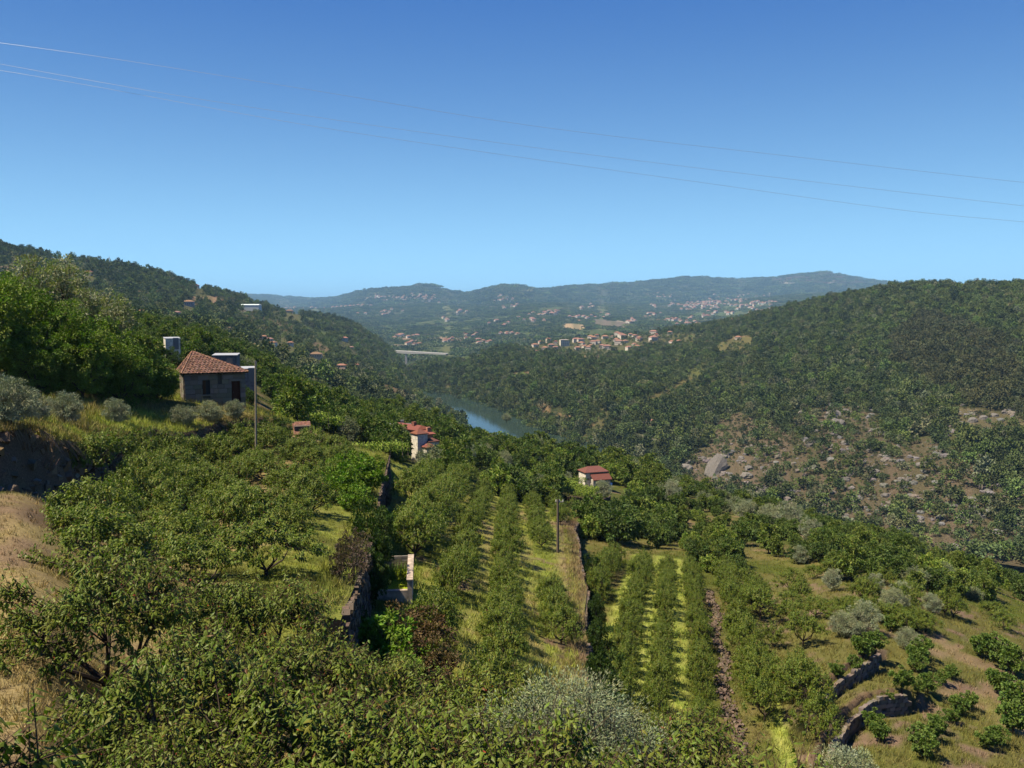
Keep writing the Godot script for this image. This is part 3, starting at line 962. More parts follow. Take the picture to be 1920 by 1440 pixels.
	# mountains on the skyline
	var mt := [
		[200, [600, 8500], [575, 11000], [553, 14500]], [440, [590, 8500], [570, 11000], [552, 14500]], [500, [590, 8500], [571, 11000], [553, 14500]], [580, [590, 8500], [573, 11000], [560, 14000]],
		[640, [590, 8000], [570, 9800], [557, 12000]], [690, [590, 7500], [562, 8700], [545, 9800]], [760, [590, 7200], [556, 8300], [538, 9500]], [805, [588, 7200], [555, 8300], [534, 9500]],
		[845, [588, 7200], [558, 8300], [543, 9500]], [880, [588, 7000], [560, 8000], [547, 9300]], [940, [580, 6500], [550, 7600], [532, 9000]], [985, [578, 6500], [552, 7600], [534, 9000]],
		[1010, [578, 6800], [556, 8000], [540, 9500]], [1080, [580, 7000], [556, 8500], [534, 10000]], [1190, [580, 7200], [555, 8700], [528, 10500]], [1290, [580, 7500], [552, 9000], [518, 11000]],
		[1380, [578, 7800], [552, 9500], [521, 11500]], [1450, [575, 7800], [550, 9500], [519, 11500]], [1500, [570, 7800], [545, 9500], [514, 11500]], [1540, [570, 7800], [545, 9500], [511, 11500]],
		[1590, [570, 7800], [548, 9500], [520, 12000]], [1650, [570, 8000], [552, 10000], [531, 12500]], [1700, [570, 8000], [554, 10000], [535, 13000]], [1735, [570, 8000], [554, 10000], [531, 13000]],
		[1770, [570, 8000], [556, 10000], [541, 13000]], [1850, [570, 8000], [556, 11000], [538, 14500]], [1920, [570, 8000], [554, 11000], [530, 14500]], [2300, [570, 8000], [554, 11000], [530, 14500]]]
	xs = pick(mt, 0).map(func(x): return float(x))
	l = lines_of(mt, 3)
	l.append([l[2][0].map(func(y): return y + 14.0), l[2][1].map(func(d): return d * 1.15)])
	MTN = make_loft(xs, l, 250, 2250, 400, 26, 0.0035)
	var p_m := [[1475, 531, 22, 2, 0.05, Color(0.42, 0.36, 0.3), 0.0], [1556, 528, 3, 5, 0.6, Color(0.42, 0.36, 0.3), 0.0], [1530, 520, 110, 13, 0.05, Color(0.11, 0.075, 0.05), 0.5], [1720, 536, 60, 6, 0.1, Color(0.1, 0.075, 0.05), 0.2]]
	loft_object("mountain_ridge", MTN, "blue hazy mountain ridges along the skyline", Color(0.04, 0.055, 0.025), p_m, M.hill, Color(0.085, 0.09, 0.045))

	# woods
	var oaks := [forest_crown(1, Vector3(0.5, 0.42, 0.5), 0.12, 260, 0.145), forest_crown(2, Vector3(0.46, 0.5, 0.46), 0.15, 260, 0.145), forest_crown(3, Vector3(0.54, 0.36, 0.5), 0.1, 260, 0.145), forest_crown(4, Vector3(0.42, 0.62, 0.42), 0.2, 260, 0.135)]
	var grove := []
	for g in 3:
		rng.seed = 40 + g
		var mb := MB.new()
		for t in 11:
			var o := Vector3(rng.randf_range(-0.5, 0.5), 0, rng.randf_range(-0.5, 0.5))
			var w := rng.randf_range(0.09, 0.16)
			for k in 22:
				var u := rv().normalized()
				u.y = absf(u.y)
				var d := (u + rv() * 0.5).normalized()
				mb.leaf(o + Vector3(0, w * 0.55, 0) + u * w * Vector3(1, 0.9, 1), d, d.cross(rv()).normalized(), w * 0.8, w * 0.7, vary(Color.WHITE, 0.2), false)
		grove.append(mb.mesh(M.forest))
	rng.seed = 5
	var g0 := Color(0.056, 0.08, 0.03)
	var g1 := Color(0.1, 0.128, 0.048)
	forest(OPP, "woodland", oaks, 0.031, 8.0, [g0, g1], p_opp, "dense oak and scrub woodland covering the opposite hill", 0.88, 0.0, 560, 2040, 0.6)
	var rocky := p_opp.slice(p_opp.size() - 5).map(func(q): var z = q.duplicate(); z[6] = 1.0; return z)
	SCRUB_ONLY = true
	forest(OPP, "scrub", oaks, 0.04, 2.4, [g0 * 0.8, g1], rocky, "small shrubs dotted over the rocky slope", 0.6, 0.08, 1250, 2000)
	SCRUB_ONLY = false
	forest(LEFT, "hillside_wood", oaks, 0.0125, 8.5, [g0, g1 * 1.1], p_left, "mixed woodland and hedges on the left hillside", 0.88, 0.1, -60, 870, 0.8)
	forest(FARV, "valley_woods", grove, 0.0011, 34.0, [g0, g1], p_far, "far woods and hedgerows in the hazy valley", 0.86, 0.1, 420, 1700, 0.9)
	forest(MTN, "mountain_woods", grove, 0.00022, 75.0, [g0, g1 * 0.9], p_m, "distant forest on the mountain ridges", 0.7, 0.0, 420, 1930, 0.8)

# ---------------------------------------------------------------- orchards and other trees placed one by one
func build_trees() -> void:
	var near := []
	for k in 4: near.append(cherry(100 + k, true, 95, 10, 9, 0.125))
	var mid := []
	for k in 5: mid.append(cherry(200 + k, false, 70, 9, 9, 0.18))
	var oliv := [olive(301, 170, 90, 0.13, Vector3(1.5, 1.5, 1.5), 0.2, Color(0.19, 0.215, 0.13)), olive(302, 170, 90, 0.13, Vector3(1.6, 1.3, 1.5), 0.2, Color(0.18, 0.205, 0.12)), olive(303, 150, 80, 0.13, Vector3(1.3, 1.7, 1.3), 0.25, Color(0.2, 0.225, 0.145))]
	var fine_olive := olive(304, 340, 150, 0.062, Vector3(1.5, 1.6, 1.5), 0.3, Color(0.15, 0.18, 0.1))
	# the front trees, right below the viewpoint
	var list := []
	for q in [[208.0, 19.5, 0.98, 0], [485.0, 21.0, 0.85, 1], [335.0, 10.8, 0.82, 2], [340.0, 14.6, 0.95, 3], [215.0, 12.6, 0.62, 1], [450.0, 8.6, 0.75, 0], [640.0, 12.5, 1.0, 3], [570.0, 6.8, 0.85, 1], [860.0, 10.5, 0.96, 0], [1000.0, 14.0, 0.9, 2], [760.0, 7.5, 0.88, 2], [1215.0, 17.0, 1.1, 3],
			[1425.0, 12.2, 1.05, 1], [1330.0, 9.4, 0.8, 2], [-420.0, 6.6, 0.85, 0], [960.0, 8.6, 0.85, 1], [1215.0, 10.4, 0.85, 0], [840.0, 17.0, 0.8, 1], [560.0, 17.0, 0.85, 0], [700.0, 19.0, 0.75, 2]]:
		var g := on_ground(q[0], q[1])
		list.append(copy(near[q[3]], g - Vector3(0, 0.45, 0), rng.randf() * TAU, Vector3(q[2], q[2], q[2])))
	label_row(list, "big cherry tree with red fruit in front, %s from the left", "cherry tree", "cherry trees nearest the viewpoint")
	# the upper orchard
	rng.seed = 8
	list = []
	var z := 25.0
	var odd := 0
	while z < 86.0:
		var x := -60.0 + (1.35 if odd else 0.0)
		while x < 0.0:
			var p := Vector2(x + rng.randf_range(-0.6, 0.6), -z + rng.randf_range(-0.6, 0.6))
			var g := ground(p.x, p.y)
			var s := project(g)
			var e0 := edge_info(p, 0)
			var e1 := edge_info(p, 1)
			var ok := e0.x < -1.3 and e1.x > (2.7 if z < 50.0 else 2.2) and s.x > -20.0
			if s.y > 1120.0 and s.x < 430.0: ok = false
			if s.y > 1160.0: ok = false
			if s.x < 135.0: ok = false
			if Vector2(s.x - 330.0, (s.y - 1000.0) * 1.2).length() < 35.0 or Vector2(s.x - 420.0, s.y - 1090.0).length() < 40.0: ok = false
			if ok and rng.randf() < 0.76:
				var w := rng.randf_range(0.62, 0.84)
				list.append(copy(mid[rng.randi() % 5], g - Vector3(0, 0.35, 0), rng.randf() * TAU, Vector3(w, w * rng.randf_range(0.85, 1.05), w)))
			x += 2.7
		z += 2.7
		odd = 1 - odd
	for q in [[205.0, 59.0], [255.0, 67.0], [305.0, 73.0], [355.0, 77.0], [405.0, 80.0], [455.0, 84.0], [500.0, 86.0], [160.0, 50.0], [330.0, 70.0], [430.0, 78.0]]:
		var w := rng.randf_range(0.75, 0.92)
		list.append(copy(mid[rng.randi() % 5], on_ground(q[0], q[1]) - Vector3(0, 0.25, 0), rng.randf() * TAU, Vector3(w, w, w)))
	label_row(list, "bushy cherry tree in the upper left orchard, %s from left", "cherry tree", "cherry trees of the upper left orchard")
	print("upper ", list.size())
	# the middle terrace, in rows
	list = []
	for r in 12:
		var zz := 30.0 + rng.randf_range(0, 2.0)
		while zz < 128.0:
			var x := -16.18 + r * 3.15 + rng.randf_range(-0.2, 0.2)
			var p := Vector2(x, -zz)
			var e1 := edge_info(p, 1).x
			var e2 := edge_info(p, 2).x
			var g := ground(p.x, p.y)
			var s := project(g)
			if e1 < -2.6 and e2 > 1.2 and s.x > 640.0 and s.x < 1110.0 and not (zz > 40.0 and zz < 54.0 and e1 > -4.6) and s.y > 905.0 + maxf(0.0, s.x - 980.0) * 0.35 and rng.randf() < 0.92:
				if not (s.x > 820.0 and s.x < 880.0 and s.y > 1150.0 and s.y < 1240.0) and not (absf(s.x - 1046.0) < 34.0 and s.y > 1030.0 and s.y < 1130.0):
					if x < -5.0 and rng.randf() < 0.35: zz += 1.0; continue
					var w := rng.randf_range(0.74, 0.95) if x < -5.0 else rng.randf_range(0.43, 0.56)
					list.append(copy(mid[rng.randi() % 5], g - Vector3(0, 0.35, 0), rng.randf() * TAU, Vector3(w, minf(w * rng.randf_range(1.15, 1.55), 1.05), w)))
			zz += rng.randf_range(2.2, 3.1)
	label_row(list, "cherry tree in the middle terrace rows, %s from left", "cherry tree", "cherry trees of the middle terrace")
	print("middle ", list.size())
	# narrow trees in straight rows on the right terrace
	list = []
	for q in [-6.2, -3.1, -0.8, 1.6, 4.9, 7.3]:
		var s0 := 36.0 if q < 4.0 else 44.0
		while s0 < 92.0:
			var qq: float = q + rng.randf_range(-0.2, 0.2)
			var p := Vector2(qq * cos(ROW_AZ) + s0 * sin(ROW_AZ), qq * sin(ROW_AZ) - s0 * cos(ROW_AZ))
			var g := ground(p.x, p.y)
			var s := project(g)
			var e2 := edge_info(p, 2).x
			if e2 < -1.4 and s.y > 985.0 and s.y < 1420.0 and rng.randf() < (0.95 if q < 4.0 else 0.75 if q < 6.0 else 0.42):
				var w := rng.randf_range(0.34, 0.43) * (1.0 if q > -3.0 else 1.15) if q < 4.0 else rng.randf_range(0.44, 0.62)
				list.append(copy(mid[rng.randi() % 5], g - Vector3(0, 0.35, 0), rng.randf() * TAU, Vector3(w, minf(w * rng.randf_range(1.3, 1.8), 0.8), w)))
			s0 += rng.randf_range(1.7, 2.5)
	label_row(list, "slender fruit tree in the right terrace rows, %s from left", "fruit tree", "fruit trees in the right terrace rows")
	print("right ", list.size())
	list = []
	for q in [[1425, 1165, 0.8], [1378, 1105, 0.62], [1485, 1170, 0.62], [1505, 1215, 0.68], [1420, 1275, 0.62], [1530, 1160, 0.55], [1480, 1320, 0.6], [1360, 1085, 0.6], [1320, 1060, 0.75], [1300, 1040, 0.65], [1345, 1050, 0.6], [1500, 1130, 0.5]]:
		var g := hit_ground(q[0], q[1], 20.0)
		var w: float = q[2]
		list.append(copy(mid[rng.randi() % 5], g - Vector3(0, 0.25, 0), rng.randf() * TAU, Vector3(w, w * rng.randf_range(0.95, 1.2), w)))
	rng.seed = 93
	for k in 34:
		var px := rng.randf_range(1470.0, 1900.0)
		var g := hit_ground(px, rng.randf_range(1085.0, 1175.0) + (px - 1600.0) * 0.12, 20.0)
		var w := rng.randf_range(0.35, 0.68)
		list.append(copy(mid[rng.randi() % 5], g - Vector3(0, 0.25, 0), rng.randf() * TAU, Vector3(w, w * rng.randf_range(0.8, 1.15), w)))
	label_row(list, "loose leafy tree right of the rubble line, %s from left", "fruit tree", "fruit trees right of the rubble line")
	# olives, each where the photo shows it
	list = []
	for q in [[20.0, 800.0, 2.1], [70.0, 800.0, 1.6], [125.0, 800.0, 2.0], [218.0, 797.0, 1.9], [345.0, 800.0, 2.2], [395.0, 803.0, 2.3], [440.0, 800.0, 1.9], [690.0, 815.0, 3.2], [725.0, 825.0, 2.6], [640.0, 800.0, 3.0],
			[1690.0, 1130.0, 2.0], [1640.0, 1122.0, 1.9], [1745.0, 1150.0, 1.8], [1575.0, 1088.0, 1.8], [1805.0, 1120.0, 2.0], [1760.0, 1110.0, 1.6], [1620.0, 1190.0, 2.4], [1585.0, 1195.0, 2.2], [1675.0, 1150.0, 2.2], [1705.0, 1222.0, 1.75], [1500.0, 1060.0, 2.0], [1560.0, 1110.0, 2.0], [1360.0, 1075.0, 1.4], [1440.0, 985.0, 3.4], [1480.0, 1000.0, 3.6], [1400.0, 975.0, 3.0], [1520.0, 1020.0, 2.6],
			[835.0, 878.0, 3.2], [870.0, 875.0, 3.4], [905.0, 870.0, 3.6], [940.0, 880.0, 3.4], [1012.0, 885.0, 3.4], [1040.0, 880.0, 3.0], [1064.0, 905.0, 1.7], [1130.0, 935.0, 2.6], [1260.0, 955.0, 3.6], [1255.0, 930.0, 3.4], [950.0, 790.0, 5.0]]:
		var g := hit_ground(q[0], q[1], 12.0)
		var d := Vector2(g.x, g.z).length()
		var s: float = q[2] / 3.0
		list.append(copy(oliv[rng.randi() % 3], g, rng.randf() * TAU, Vector3(s, s * rng.randf_range(0.9, 1.1), s) * (1.0 if d < 130.0 else 1.25)))
	for q in [[1050.0, 12.0, 1.0], [1590.0, 39.0, 1.05], [1745.0, 39.0, 0.6], [1110.0, 13.5, 0.95], [1635.0, 38.0, 0.7]]:
		list.append(copy(fine_olive if q[1] < 20.0 else oliv[rng.randi() % 3], on_ground(q[0], q[1]), rng.randf() * TAU, Vector3.ONE * q[2]))
	label_row(list, "grey-green silvery olive tree, %s olive from the left", "olive tree", "olive trees on the terraces")
	# tall trees at the far left
	var big := broadleaf(401, "tall_tree", 330, 60, 0.26, Vector3(4.2, 4.2, 4.2), 2.5, Color(0.1, 0.15, 0.026))
	var big2 := broadleaf(402, "tall_tree", 300, 60, 0.24, Vector3(3.4, 4.4, 3.4), 2.5, Color(0.15, 0.205, 0.035))
	var gro := broadleaf(403, "tall_tree", 360, 80, 0.24, Vector3(3.8, 4.4, 3.8), 2.5, Color(0.21, 0.225, 0.135), 0.42)
	var tall := []
	for q in [[0, 40.0, 84.0, 0.95], [1, -40.0, 80.0, 1.0], [2, 95.0, 96.0, 1.22], [2, 178.0, 92.0, 1.02], [0, 120.0, 82.0, 0.85], [1, 200.0, 88.0, 0.8], [0, 262.0, 90.0, 0.62], [1, 20.0, 92.0, 1.0], [0, -90.0, 96.0, 1.1], [0, 298.0, 93.0, 0.5], [1, 150.0, 80.0, 0.72], [0, 225.0, 84.0, 0.66], [2, 45.0, 100.0, 0.9], [0, 75.0, 79.0, 0.6]]:
		tall.append(copy([big, big2, gro][q[0]], on_ground(q[1], q[2]) - Vector3(0, 1.2, 0), rng.randf() * TAU, Vector3(1, 1, 1) * q[3]))
	label_row(tall, "tall leafy tree in the thicket left of the stone house, %s from the left", "tree", "tall trees left of the stone house")
	# bushes
	var lime := broadleaf(411, "bush", 90, 40, 0.14, Vector3(1.2, 0.8, 1.2), 0.15, Color(0.1, 0.17, 0.02))
	var dark := broadleaf(412, "bush", 120, 50, 0.12, Vector3(1.2, 1.3, 1.2), 0.15, Color(0.045, 0.075, 0.018))
	var fig := broadleaf(413, "bush", 44, 42, 0.11, Vector3(0.62, 0.55, 0.62), 0.25, Color(0.09, 0.14, 0.03), 0.75)
	var bushes := []
	for q in [[650.0, 905.0, 1.5], [670.0, 930.0, 1.6], [640.0, 945.0, 1.3], [680.0, 900.0, 1.3], [610.0, 930.0, 1.2], [665.0, 960.0, 1.0]]:
		bushes.append(copy(lime, hit_ground(q[0], q[1]), rng.randf() * TAU, Vector3.ONE * q[2]))
	for q in [[712.0, 29.0, 1.25], [730.0, 33.0, 0.7], [735.0, 27.0, 0.9], [720.0, 24.0, 0.8]]:
		bushes.append(copy(lime, on_ground(q[0], q[1]), rng.randf() * TAU, Vector3.ONE * q[2]))
	label_row(bushes, "bright yellow-green bramble bush by the middle terrace wall, %s from the left", "bush", "bright bushes by the terrace wall")
	bushes = []
	for q in [[1122.0, 52.0, 0.75, 1.3], [1128.0, 44.0, 0.9, 1.5], [1135.0, 40.0, 0.8, 1.3], [1118.0, 62.0, 0.6, 1.0], [1110.0, 76.0, 0.6, 1.1]]: bushes.append(copy(dark, on_ground(q[0], q[1]), rng.randf() * TAU, Vector3(q[2], q[3], q[2])))
	label_row(bushes, "dark rounded tree against the middle terrace's right wall, %s from left", "tree", "dark trees along the right terrace wall")
	var brown := broadleaf(415, "shrub", 70, 40, 0.1, Vector3(0.7, 0.9, 0.7), 0.1, Color(0.085, 0.065, 0.05), 0.35)
	bushes = []
	for q in [[652.0, 33.0], [660.0, 36.0], [668.0, 39.0], [676.0, 43.0], [648.0, 30.5], [712.0, 66.0], [722.0, 80.0]]: bushes.append(copy(brown, on_ground(q[0], q[1]), rng.randf() * TAU, Vector3(1, rng.randf_range(1.0, 1.5), 1)))
	label_row(bushes, "dry brown bramble tangle on the terrace wall face, %s from left", "bramble", "dry brambles on the terrace wall")
	bushes = []
	for q in [[696.0, 46.0, 1.0, 1.7], [700.0, 50.0, 1.0, 1.7], [690.0, 42.0, 0.8, 1.2], [660.0, 31.0, 0.5, 0.5], [700.0, 57.0, 0.8, 1.2]]:
		bushes.append(copy(dark, on_ground(q[0], q[1]), rng.randf() * TAU, Vector3(q[2], q[3], q[2])))
	label_row(bushes, "dark evergreen shrub climbing the middle terrace wall, %s from the left", "shrub", "dark shrubs on the terrace wall")
	var red := broadleaf(414, "shrub", 90, 40, 0.14, Vector3(1.5, 1.4, 1.5), 0.3, Color(0.085, 0.06, 0.03))
	bushes = []
	for q in [[775.0, 31.0, 1.0], [800.0, 28.5, 0.85], [745.0, 24.5, 0.6]]: bushes.append(copy(red, on_ground(q[0], q[1]), rng.randf() * TAU, Vector3.ONE * q[2]))
	label_row(bushes, "reddish brown leafed shrub below the terrace wall end, %s from the left", "shrub", "reddish shrubs below the terrace wall")
	bushes = []
	for q in [[318.0, 150.0, 1.1], [331.0, 148.0, 0.9], [458.0, 118.0, 0.75], [470.0, 116.0, 0.7], [440.0, 135.0, 1.0]]: bushes.append(copy(dark, on_ground(q[0], q[1]), rng.randf() * TAU, Vector3.ONE * q[2] * 1.1))
	label_row(bushes, "dark bush in front of the pale sheds behind the house, %s from the left", "bush", "bushes before the pale sheds")
	var shed_bush := copy(dark, on_ground(516.0, 90.0), 0.3, Vector3(1.5, 0.95, 1.5))
	tag(shed_bush, "dark ivy-covered mound beside the tiled shed and pole", "shrub")
	bushes = []
	for q in [[1690, 1325, 1.0], [1740, 1300, 0.9], [1765, 1285, 0.7], [1785, 1278, 0.7], [1720, 1315, 0.6], [1665, 1335, 0.6], [1720, 1405, 0.9], [1745, 1390, 0.9], [1760, 1375, 0.8], [1800, 1345, 0.9], [1815, 1335, 0.8], [1785, 1360, 0.7], [1730, 1425, 1.0], [1640, 1375, 0.9], [1650, 1395, 0.8], [1870, 1400, 0.8], [1850, 1405, 0.8],
			[1600, 1265, 0.7], [1570, 1285, 0.7], [1640, 1255, 1.0], [1670, 1185, 0.9], [1535, 1330, 0.6], [1540, 1355, 0.9], [1620, 1235, 1.1], [1722, 1250, 1.1], [1726, 1235, 1.1], [1718, 1265, 0.9], [1860, 1240, 1.4], [1880, 1255, 1.5], [1900, 1270, 1.5], [1840, 1235, 1.2], [1878, 1305, 1.3], [1905, 1345, 1.5], [1900, 1380, 1.3], [1560, 1010, 1.8], [1530, 1340, 0.8]]:
		var s: float = q[2]
		bushes.append(copy(fig, hit_ground(q[0], q[1], 20.0), rng.randf() * TAU, Vector3(s, s, s) * 1.15))
	label_row(bushes, "low leafy bush on the right-hand terraces, %s from left", "bush", "low bushes on the right terraces")
	# the trees of the slope beyond the orchards
	rng.seed = 21
	var kinds := [broadleaf(421, "slope_tree", 110, 26, 0.42, Vector3(2.6, 2.3, 2.6), 1.0, Color(0.085, 0.125, 0.03)), broadleaf(422, "slope_tree", 100, 26, 0.4, Vector3(2.2, 2.6, 2.2), 1.0, Color(0.12, 0.16, 0.036)),
		broadleaf(423, "slope_tree", 110, 26, 0.4, Vector3(2.8, 2.0, 2.8), 0.8, Color(0.062, 0.095, 0.026)), broadleaf(424, "slope_tree", 90, 26, 0.4, Vector3(2.3, 1.8, 2.3), 0.6, Color(0.15, 0.2, 0.04)), olive(425, 120, 34, 0.4, Vector3(2.4, 2.1, 2.4), 0.5, Color(0.135, 0.16, 0.085), "slope_tree")]
	var slope := []
	var rest := []
	var tries := 0
	var placed := {}
	while slope.size() + rest.size() < 2600 and tries < 12000:
		tries += 1
		var px := rng.randf_range(180.0, 1990.0)
		var d := exp(rng.randf_range(log(88.0), log(560.0)))
		var a := atan((px - 960.0) / F)
		var p := Vector2(d * sin(a), -d * cos(a))
		var ridge := 118.0
		if px > 290.0 and px < 540.0: ridge = 172.0
		elif px < 560.0: ridge = 104.0
		elif px < 1080.0: ridge = 118.0 + absf(px - 850.0) * 0.02
		elif px < 1300.0: ridge = 108.0
		else: ridge = 92.0
		if d < ridge: continue
		if px > 1420.0 and px < 1480.0 and d < 110.0: continue
		var g := ground(p.x, p.y)
		var s := project(g)
		if s.y > 1130.0 or g.y < -116.0: continue
		# clearings: round the houses, vine plots, bare patches
		var clear := false
		for q in [[800, 850, 48, 26], [1100, 915, 62, 40], [1105, 945, 60, 28], [740, 790, 18, 14], [330, 655, 30, 10], [430, 680, 50, 18], [470, 700, 45, 20], [520, 720, 30, 30], [950, 900, 90, 18], [1330, 985, 22, 9], [1450, 970, 30, 6], [1450, 1105, 60, 40], [1540, 1100, 50, 30], [1760, 1190, 80, 40], [1760, 1055, 60, 16], [1210, 985, 40, 12], [850, 800, 8, 14], [640, 785, 60, 14], [250, 605, 60, 8], [1080, 975, 40, 20], [1112, 925, 70, 26], [800, 862, 50, 24], [430, 700, 60, 40], [330, 670, 30, 20], [470, 715, 45, 30], [320, 690, 40, 50]]:
			if d < 196.0 and absf(s.x - q[0]) < q[2] and absf(s.y - q[1]) < q[3]: clear = true
		if clear: continue
		if fn2.get_noise_2d(p.x * 22.0, p.y * 22.0) + 0.5 * fn.get_noise_2d(p.x * 6.0, p.y * 6.0) > ((0.0 if d < 165.0 else 0.2) if px > 1250.0 else 0.28): continue
		var room := 2.6 if px < 1250.0 else 2.1
		var bad := false
		var key := Vector2i(floori(p.x / room), floori(p.y / room))
		for kx in 3:
			for ky in 3:
				var o2 = placed.get(key + Vector2i(kx - 1, ky - 1))
				if o2 != null and o2.distance_squared_to(p) < room * room: bad = true
		if bad: continue
		placed[key] = p
		var w := rng.randf_range(0.65, 1.25) * (1.0 if d > 200.0 else 0.85)
		if px > 1250.0: w *= 0.64
		var kd := rng.randi() % 4
		if rng.randf() < (0.18 if px > 1250.0 else 0.1): kd = 4
		var item := [kd, g - Vector3(0, 0.2, 0), rng.randf() * TAU, Vector3(w, w * rng.randf_range(0.85, 1.2), w), d]
		rest.append(item)
	rest.sort_custom(func(x, y): return x[4] < y[4])
	for k in rest.size():
		if k < 290:
			slope.append(copy(kinds[rest[k][0]], rest[k][1], rest[k][2], rest[k][3]))
	label_row(slope, "leafy tree on the slope beyond the orchards, %s from left", "tree", "trees of the slope beyond the orchards")
	for kd in 5:
		var whole := ArrayMesh.new()
		for q in ["crown", "trunk"]:
			var m: Mesh = kinds[kd].get_node(q).mesh
			whole.add_surface_from_arrays(Mesh.PRIMITIVE_TRIANGLES, m.surface_get_arrays(0))
			whole.surface_set_material(whole.get_surface_count() - 1, m.surface_get_material(0))
		var xf := []
		for k in range(290, rest.size()):
			if rest[k][0] == kd: xf.append(Transform3D(Basis(Vector3.UP, rest[k][2]).scaled_local(rest[k][3]), rest[k][1]))
		var mm := MultiMesh.new()
		mm.transform_format = MultiMesh.TRANSFORM_3D
		mm.mesh = whole
		mm.instance_count = xf.size()
		for k in xf.size(): mm.set_instance_transform(k, xf[k])
		var o := MultiMeshInstance3D.new()
		o.name = numbered("slope_wood")
		o.multimesh = mm
		add_child(o)
		tag(o, "trees massed on the far part of the near slope", "trees", "", "stuff")
	print("slope ", rest.size(), " tries ", tries)
	# grass
	rng.seed = 31
	var tufts := []
	for t in 3:
		var mb := MB.new()
		for k in 14:
			var o := Vector3(rng.randf_range(-0.2, 0.2), -0.03, rng.randf_range(-0.2, 0.2))
			var h := rng.randf_range(0.16, 0.42)
			var a := rng.randf() * TAU
			var w := Vector3(cos(a), 0, sin(a)) * 0.014
			var tip := o + Vector3(rng.randf_range(-0.16, 0.16), h, rng.randf_range(-0.16, 0.16))
			mb.tri(o - w, o + w, tip, vary(Color.WHITE, 0.25))
		tufts.append(mb.mesh(M.grass))
	var gx := [[], [], []]
	var gc := [[], [], []]
	for k in 90000:
		var pxh := rng.randf_range(-80.0, 2000.0)
		var d := exp(rng.randf_range(log(9.0), log(150.0)))
		var a := atan((pxh - 960.0) / F)
		var p := Vector2(d * sin(a), -d * cos(a))
		var c := ground_color(p, d, pxh)
		var lush := c.g / maxf(c.r, 0.001)
		if rng.randf() > clampf((lush - 0.62) * 2.2, 0.16 if pxh < 250.0 and d < 60.0 else 0.03, 1.0): continue
		var g := ground(p.x, p.y)
		var e0 := edge_info(p, 0).x
		var s := rng.randf_range(0.5, 1.1)
		if pxh < 720.0 and e0 > 0.0 and d < 100.0: s *= 1.7
		elif pxh < 700.0 and d < 100.0: s *= 0.5
		var q := rng.randi() % 3
		gx[q].append(Transform3D(Basis(Vector3.UP, rng.randf() * TAU).scaled_local(Vector3(s * 1.3, s, s * 1.3)), g))
		gc[q].append(vary(c * 1.05, 0.25))
	for e in EDGES.size():
		for k in edge_pts[e].size() - 1:
			var a: Vector2 = edge_pts[e][k]
			var b: Vector2 = edge_pts[e][k + 1]
			var nrm := (b - a).normalized()
			nrm = Vector2(-nrm.y, nrm.x) * EDGES[e][2]
			for j in int(a.distance_to(b) * 16.0):
				var p := a.lerp(b, rng.randf()) - nrm * rng.randf_range(-0.15, 1.0)
				var up := p - nrm * 0.9
				var g := ground(up.x, up.y)
				var s := rng.randf_range(0.5, 1.0)
				var q := rng.randi() % 3
				gx[q].append(Transform3D(Basis(Vector3.UP, rng.randf() * TAU).scaled_local(Vector3(s * 1.4, s, s * 1.4)), Vector3(p.x, g.y - 0.08, p.y)))
				gc[q].append(vary(ground_color(up, up.length(), 960.0 + F * up.x / -up.y), 0.25))
	for q in 3: multi("grass", tufts[q], gx[q], gc[q], "tufts of green and yellow grass over the terraces", "grass")
	print("grass ", gx[0].size() * 3)

